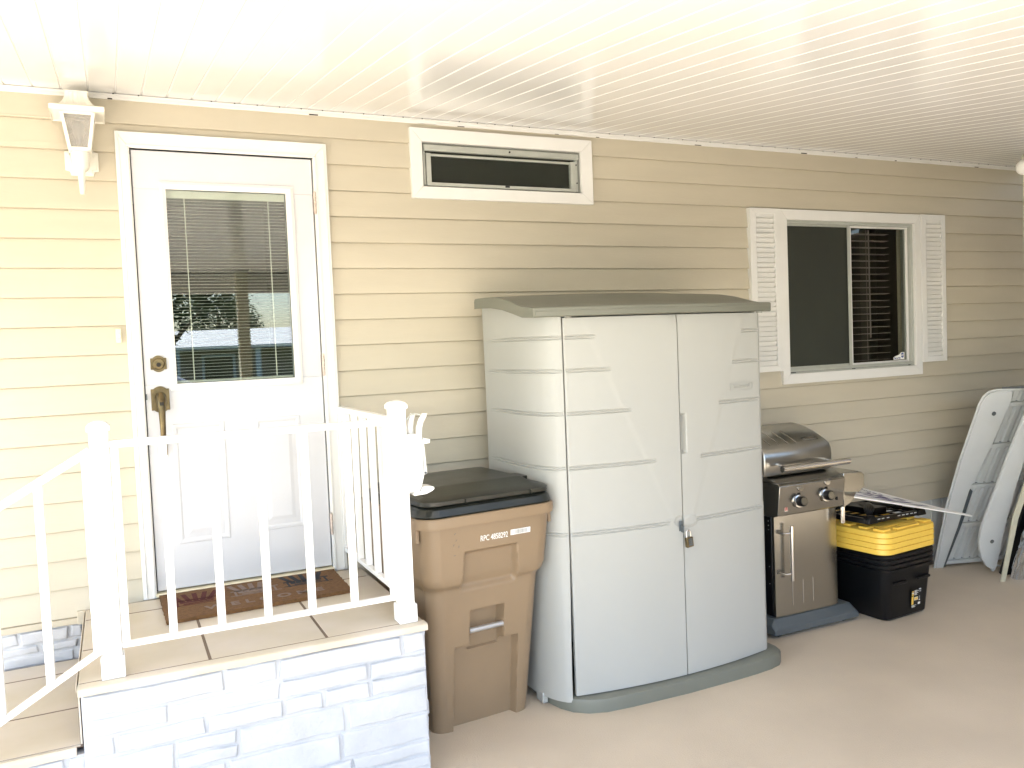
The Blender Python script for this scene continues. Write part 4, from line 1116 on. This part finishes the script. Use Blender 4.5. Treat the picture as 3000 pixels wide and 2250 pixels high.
for i in range(4):
    z0 = .412+.0335*i; X_ = LX(z0)
    t = thing('tote_lid', lid_labels[i], 'lid', (4.128, -.722, z0), R(5.5), 'stacked yellow lids')
    mb = MB().loft([rrect(.262, .0, .70, .075, 0, 10), rrect(.265, -.003, .703, .078, .004, 10), rrect(.262, .0, .70, .076, .0295, 10), rrect(.256, .007, .694, .07, .033, 10)], X=X_)
    l_ = link('lid_skirt', mb, 'yellow', t, smooth=35)
    if i == 3:
        mb = MB()
        for sx in (-1, 1):
            for y0, y1 in ((.03, .10), (.14, .20), (.26, .34), (.40, .48)):
                mb.box(sx*.20-.035, sx*.20+.035, y0, y1, .033, .047, X_)
        mb.box(-.12, .10, .02, .05, .033, .046, X_); mb.box(-.14, .13, .10, .46, .033, .041, X_); mb.box(-.03, .14, .055, .085, .033, .044, X_)
        link('moulded_ridge', mb, 'yellow', t, bevel=.005)

# black folded crate on top of the lids
TZ = .587
CR = thing('folded_crate', 'flat black plastic tray with slotted edges lying on the yellow lids', 'tray', (4.1, -.45, TZ), R(0))
Xc = Matrix.Translation((3.83, -.655, TZ+.004)) @ Matrix.Rotation(R(7), 4, 'Z') @ Matrix.Rotation(R(2.2), 4, 'Y')
mb = MB(); W_, D_ = .585, .42
mb.box(0, W_, 0, .022, 0, .032, Xc); mb.box(0, W_, D_-.022, D_, 0, .032, Xc); mb.box(0, .03, .022, D_-.022, 0, .032, Xc); mb.box(W_-.03, W_, .022, D_-.022, 0, .032, Xc)
for k in range(5): y_ = .065+.066*k; mb.box(.03, W_-.03, y_, y_+.016, .004, .014, Xc)
for k in range(4): x_ = .10+.12*k; mb.box(x_, x_+.014, .022, D_-.022, .015, .024, Xc)
fr = link('tray_frame', mb, 'black', CR, bevel=.003)
mb = MB(); 
for x in (.0, W_-.09): mb.loft([[(x, -.012, .0), (x+.09, -.012, .0), (x+.09, .03, .0), (x, .03, .0)], [(x+.008, -.010, .030), (x+.080, -.010, .030), (x+.080, .03, .030), (x+.008, .03, .030)], [(x+.03, -.004, .048), (x+.062, -.004, .048), (x+.062, .03, .048), (x+.03, .03, .048)]], X=Xc)
mb.tube([(.10, .06, .05), (.16, .10, .062), (.24, .16, .058), (.30, .26, .050)], [.020, .032, .030, .018], 10, X=Xc); mb.box(.18, .34, .10, .30, .024, .060, Xc)
mb.tube([(.22, .33, .045), (.40, .20, .052), (.50, .10, .045)], .011, 8, X=Xc)
link('latch_block', mb, 'black', CR, bevel=.004)
mb = MB()
for x in (.10, .14, .19, .30, .345, .385, .43, .47): mb.box(x, x+.024, -.0012, -.0002, .018, .0235, Xc)
link_each('slot', mb, 'panelw', CR)
# printed board
BD = thing('printed_board', 'thin white board with wavy purple print tilted across the black tray', 'board', (4.3, -.6, .62))
q = [Vector(p) for p in ((3.677, -.70, .779), (4.695, -.70, .540), (4.700, -.62, .546), (4.45, -.56, .612), (4.20, -.50, .70), (3.935, -.50, .778))]
nb = (q[1]-q[0]).cross(q[5]-q[0]).normalized()
mb = MB(); mb.loft([[tuple(p-nb*.004) for p in q], [tuple(p+nb*.004) for p in q]])
bb = link('board_sheet', mb, 'decal', BD, bevel=.002)
ex_ = (q[1]-q[0]).normalized(); ey_ = nb.cross(ex_)
mb = MB(); rp_ = random.Random(3)
for k in range(9):
    y0 = .032+.019*k; L0, L1 = rp_.uniform(.0, .06)+.03*k, (.86-.085*k)*rp_.uniform(.75, 1); n = 26; top, bot = [], []
    for i in range(n+1):
        s_ = L0+(L1-L0)*i/n; w_ = .0085*max(0, math.sin(math.pi*i/n))**.5*(.6+.5*math.sin(i*.7+k*2)); yy_ = y0+.006*math.sin(s_*22+k*1.3)
        top.append(q[0]+ex_*s_+ey_*(yy_+w_)+nb*.0046); bot.append(q[0]+ex_*s_+ey_*(yy_-w_)+nb*.0046)
    mb.loft([[tuple(p) for p in bot], [tuple(p) for p in top]], closed=False, caps=False)
link('wavy_print', mb, 'purple', bb)

# ------------------------------------------------------------------ leaning panels at the right
A_ = Vector((5.15, -.06, 0)); d1 = Vector((.08, -.40, 1.22)).normalized(); w_ = Vector((.95, -.3, 0)).normalized()
nP = w_.cross(d1).normalized(); vP = nP.cross(w_)
XP = Matrix((w_, vP, nP)).transposed().to_4x4(); XP.translation = A_
RP = thing('ribbed_panel', 'grey ribbed moulded panel with broad white rounded flange leaning by the wall', 'panel', (5.3, -.1, 0))
fl = [(0, 0), (.002, .25), (.005, .509), (.038, .836), (.094, 1.187), (.106, 1.262), (.128, 1.310), (.160, 1.338), (.209, 1.350), (.289, 1.348), (.318, 1.345), (.331, 1.294), (.244, .935), (.143, .615), (.108, .332), (.054, .002)]
link('flange', MB().prism(fl, .012, .030, 'z', XP), 'panelw', RP, bevel=.003)
edge = [(x+(-.010 if i < 9 else 0), y+(.008 if 5 < i < 11 else 0)) for i, (x, y) in enumerate(fl[:11])]
mb = MB(); mb.tube([(x, y, .022) for x, y in edge], .0075, 8, X=XP)
mb.tube([(.289, 1.356, .022), (.40, 1.352, .02), (.56, 1.345, .015)], .0075, 8, X=XP)
link('edge_bead', mb, 'panelw', RP, smooth=50)
mb = MB(); mb.lathe([(.015, .030), (.015, .034), (.010, .036)], (.213, 1.19, 0), 'z', 14, XP); link_each('bolt', mb, 'dkgrey', RP, smooth=40)
mb = MB()   # ribbed deck, ribs follow the slant
def slx(v_): return .20*v_
bars = [.030, .330, .632, .936, 1.238]
for j in range(5):
    v0 = bars[j]+.022; v1 = (bars[j+1]-.012) if j < 4 else 1.345
    prof_ = []
    for k in range(11):
        u_ = .03+k*.062
        for du, h in ((0, -.018), (.006, .004), (.040, .004), (.046, -.018)): prof_.append((u_+du, h))
    r0 = [(u_+slx(v0), v0, h-.006) for u_, h in prof_]; r1 = [(u_+slx(v1), v1, h-.006) for u_, h in prof_]
    mb.loft([r0, r1], closed=False, caps=False, X=XP)
link('ribbed_deck', mb, 'panelw', RP)
mb = MB(); 
for v in bars: mb.prism([(.03+slx(v), v-.014), (.70+slx(v), v-.008), (.70+slx(v), v+.020), (.03+slx(v), v+.014)], -.02, .008, 'z', XP)
link('cross_bar', mb, 'panelw', RP, bevel=.003)
mb = MB(); mb.prism([(-.0, -.0), (.70, .0), (.98, 1.35), (.30, 1.35)], -.045, -.038, 'z', XP); link('backing', mb, 'panelg', RP)
# dark grey strut behind the flange
mb = MB(); mb.prism([(.058, .0), (.082, .0), (.150, .34), (.185, .60), (.165, .62), (.118, .36)], .002, .012, 'z', XP); link('strut', mb, 'dkgrey', RP)
XQ = XP.copy(); XQ.translation = A_+nP*.22
WP = thing('leaning_board', 'pale grey board with rounded lower end leaning in front of the ribbed panel', 'panel', (5.49, -.3, 0))
b2 = [(.52, 2*.72), (.276, 1.249), (.218, .971), (.175, .707), (.132, .46), (.126, .40), (.132, .32), (.150, .255), (.180, .185), (.225, .125), (.262, .100), (.299, .098), (.306, .13), (.306, .447), (.322, .709), (.344, .938), (.42, 1.2), (.62, 1.44)]
pb = link('board', MB().prism(b2, -.012, .012, 'z', XQ), 'panelw', WP, bevel=.004)
mb = MB(); mb.lathe([(.014, .012), (.014, .016), (.009, .018)], (.225, .322, 0), 'z', 14, XQ); link_each('bolt', mb, 'dkgrey', WP, smooth=40)
mb = MB()
for k in range(14): mb.box(-.012, .012, -.006, .006, -.004, .004, XQ @ Matrix.Translation((.31+random.uniform(-.03, .03), .095+random.uniform(-.02, .03), random.uniform(-.03, .0))) @ Matrix.Rotation(random.uniform(0, 3), 4, 'Z'))
link('frayed_edge', mb, 'panelw', WP)
XR3 = XP.copy(); XR3.translation = A_+nP*.42
CS = thing('leaning_strip', 'narrow cream strip standing on end between the pale board and the foil roll', 'strip', (5.2, -.56, 0))
s3 = [(.190, .122), (.222, .115), (.216, .60), (.30, 1.30), (.262, 1.30), (.176, .62)]
link('strip', MB().prism(s3, -.006, .006, 'z', XR3), 'creamstrip', CS, bevel=.002)
XR4 = XP.copy(); XR4.translation = A_+nP*.38
FO = thing('foil_roll', 'rolled silver reflective sheet leaning at the right edge', 'roll', (5.37, -.52, 0))
mb = MB(); rg = []; rf = random.Random(5)
for j in range(40):
    v_ = .115+1.25*j/39; cu = .335+.09*v_; ring = []
    for k in range(28):
        th = 2*math.pi*k/28; rad = .042+.006*math.sin(k*2.1+j*.33)+rf.uniform(-.004, .004); ring.append((cu+rad*math.cos(th), v_+rf.uniform(-.003, .003), rad*math.sin(th)))
    rg.append(ring)
link('foil_sheet', MB().loft(rg, X=XR4), 'foil', FO, smooth=60)
# dark case behind the strips
DK = thing('dark_case', 'dark flat case leaning between the pale board and the foil roll', 'case', (5.45, -.40, 0))
XR5 = XP.copy(); XR5.translation = A_+nP*.28
link('case_shell', MB().prism([(.30, .085), (.62, .075), (.86, 1.30), (.52, 1.34), (.37, .75)], -.02, .02, 'z', XR5), 'black', DK, bevel=.006)

# ------------------------------------------------------------------ across the street (seen mirrored in the door glass)
NB = thing('neighbour_house', 'low house with white roof across the street, mirrored in the door glass', 'house', (4, -30, 0))
mb = MB(); mb.box(-3.5, 22, -36, -28, -.3, 2.0); link('wall', mb, 'nbwall', NB)
mb = MB(); mb.prism([(-36.6, 1.95), (-27.2, 1.95), (-27.2, 2.06), (-32, 2.78), (-36.6, 2.06)], -4.2, 22.6, 'x'); link('roof', mb, 'roofshingle', NB)
for x in (-2, 1.6, 4.2, 7.5, 11, 15):
    mb = MB(); tri_frame(mb, x-.6, x+.6, .75, 1.75, .08, -27.99, -27.9); w0 = link('window', mb, 'nbblue', NB)
    link('pane', MB().box(x-.52, x+.52, -27.98, -27.95, .83, 1.67), 'glass2', w0)
for x in (-3, -.2, 2.9, 5.8, 9.4): link('porch_post', MB().box(x-.08, x+.08, -27.5, -27.34, 0, 1.95), 'nbblue', NB)
NB.rotation_euler = (0, 0, R(24))
def tree(x, y, h, r, seed, label):
    rt = random.Random(seed); T = thing('tree', label, 'tree', (x, y, 0), 0, 'trees across the street')
    mb = MB(); mb.tube([(x, y, 0), (x+.1, y, h*.3), (x, y+.1, h*.6), (x-.1, y, h*.85)], [.22, .17, .11, .04], 10)
    for k in range(6):
        a_ = rt.uniform(0, 6.28); z_ = h*rt.uniform(.35, .6); mb.tube([(x, y, z_), (x+math.cos(a_)*r*.5, y+math.sin(a_)*r*.5, z_+h*.18)], [.07, .02], 6)
    link('trunk', mb, 'bark', T)
    mb = MB(); cl = []
    for k in range(26):
        a_, b_ = rt.uniform(0, 6.28), rt.uniform(-.6, 1); q_ = rt.uniform(.3, 1)
        cl.append((x+math.cos(a_)*r*.75*q_, y+math.sin(a_)*r*.75*q_, h*.66+b_*h*.27, r*rt.uniform(.22, .42)))
    for cx_, cy_, cz_, cr in cl:
        for k in range(230):
            d = Vector((rt.gauss(0, 1), rt.gauss(0, 1), rt.gauss(0, .8))).normalized()*cr*rt.uniform(.5, 1.05)
            p = Vector((cx_, cy_, cz_))+d; s_ = rt.uniform(.06, .13)
            a1 = Vector((rt.uniform(-1, 1), rt.uniform(-1, 1), rt.uniform(-.6, .6))).normalized()*s_; a2 = a1.cross(Vector((rt.uniform(-1, 1), rt.uniform(-1, 1), 1)).normalized())*.6
            mb.add([p-a1, p+a2, p+a1, p-a2], [(0, 1, 2, 3)])
    link('crown', mb, 'leaf', T)
tree(1.0, -17.5, 5.2, 1.9, 1, 'leafy tree on the left of the glass reflection'); tree(5.2, -44, 5.2, 2.6, 2, 'tall leafy tree rising behind the white roof'); tree(-9, -18, 7.5, 3.4, 3, 'large leafy tree further down the street')
CAR = thing('parked_car', 'silver car parked on the street beyond the driveway', 'car', (1.4, -14.0, 0))
prof_ = [(-2.2, .35), (-2.25, .65), (-2.1, .85), (-1.3, .95), (-.65, 1.38), (.7, 1.42), (1.45, 1.0), (2.1, .9), (2.2, .6), (2.15, .35)]
mb = MB(); rg = []
for yy_, s_ in ((-.88, .96), (-.8, 1), (.8, 1), (.88, .96)): rg.append([(.2+x*s_, -14+yy_, .35+(z-.35)*s_) for x, z in prof_])
link('body', MB().loft(rg), 'carpaint', CAR, bevel=.03)
link('side_glass', MB().prism([(.2-1.15, .98), (.2-.6, 1.32), (.2+.66, 1.35), (.2+1.25, 1.0)], -14-.89, -14+.89), 'black', CAR)
for x in (-1.2, 1.65):
    for y in (-14.8, -13.2): link('wheel', MB().lathe([(.2, -.1), (.32, -.1), (.33, 0), (.32, .1), (.2, .1)], (x, y, .32), 'y', 24), 'tyre', CAR, smooth=40)
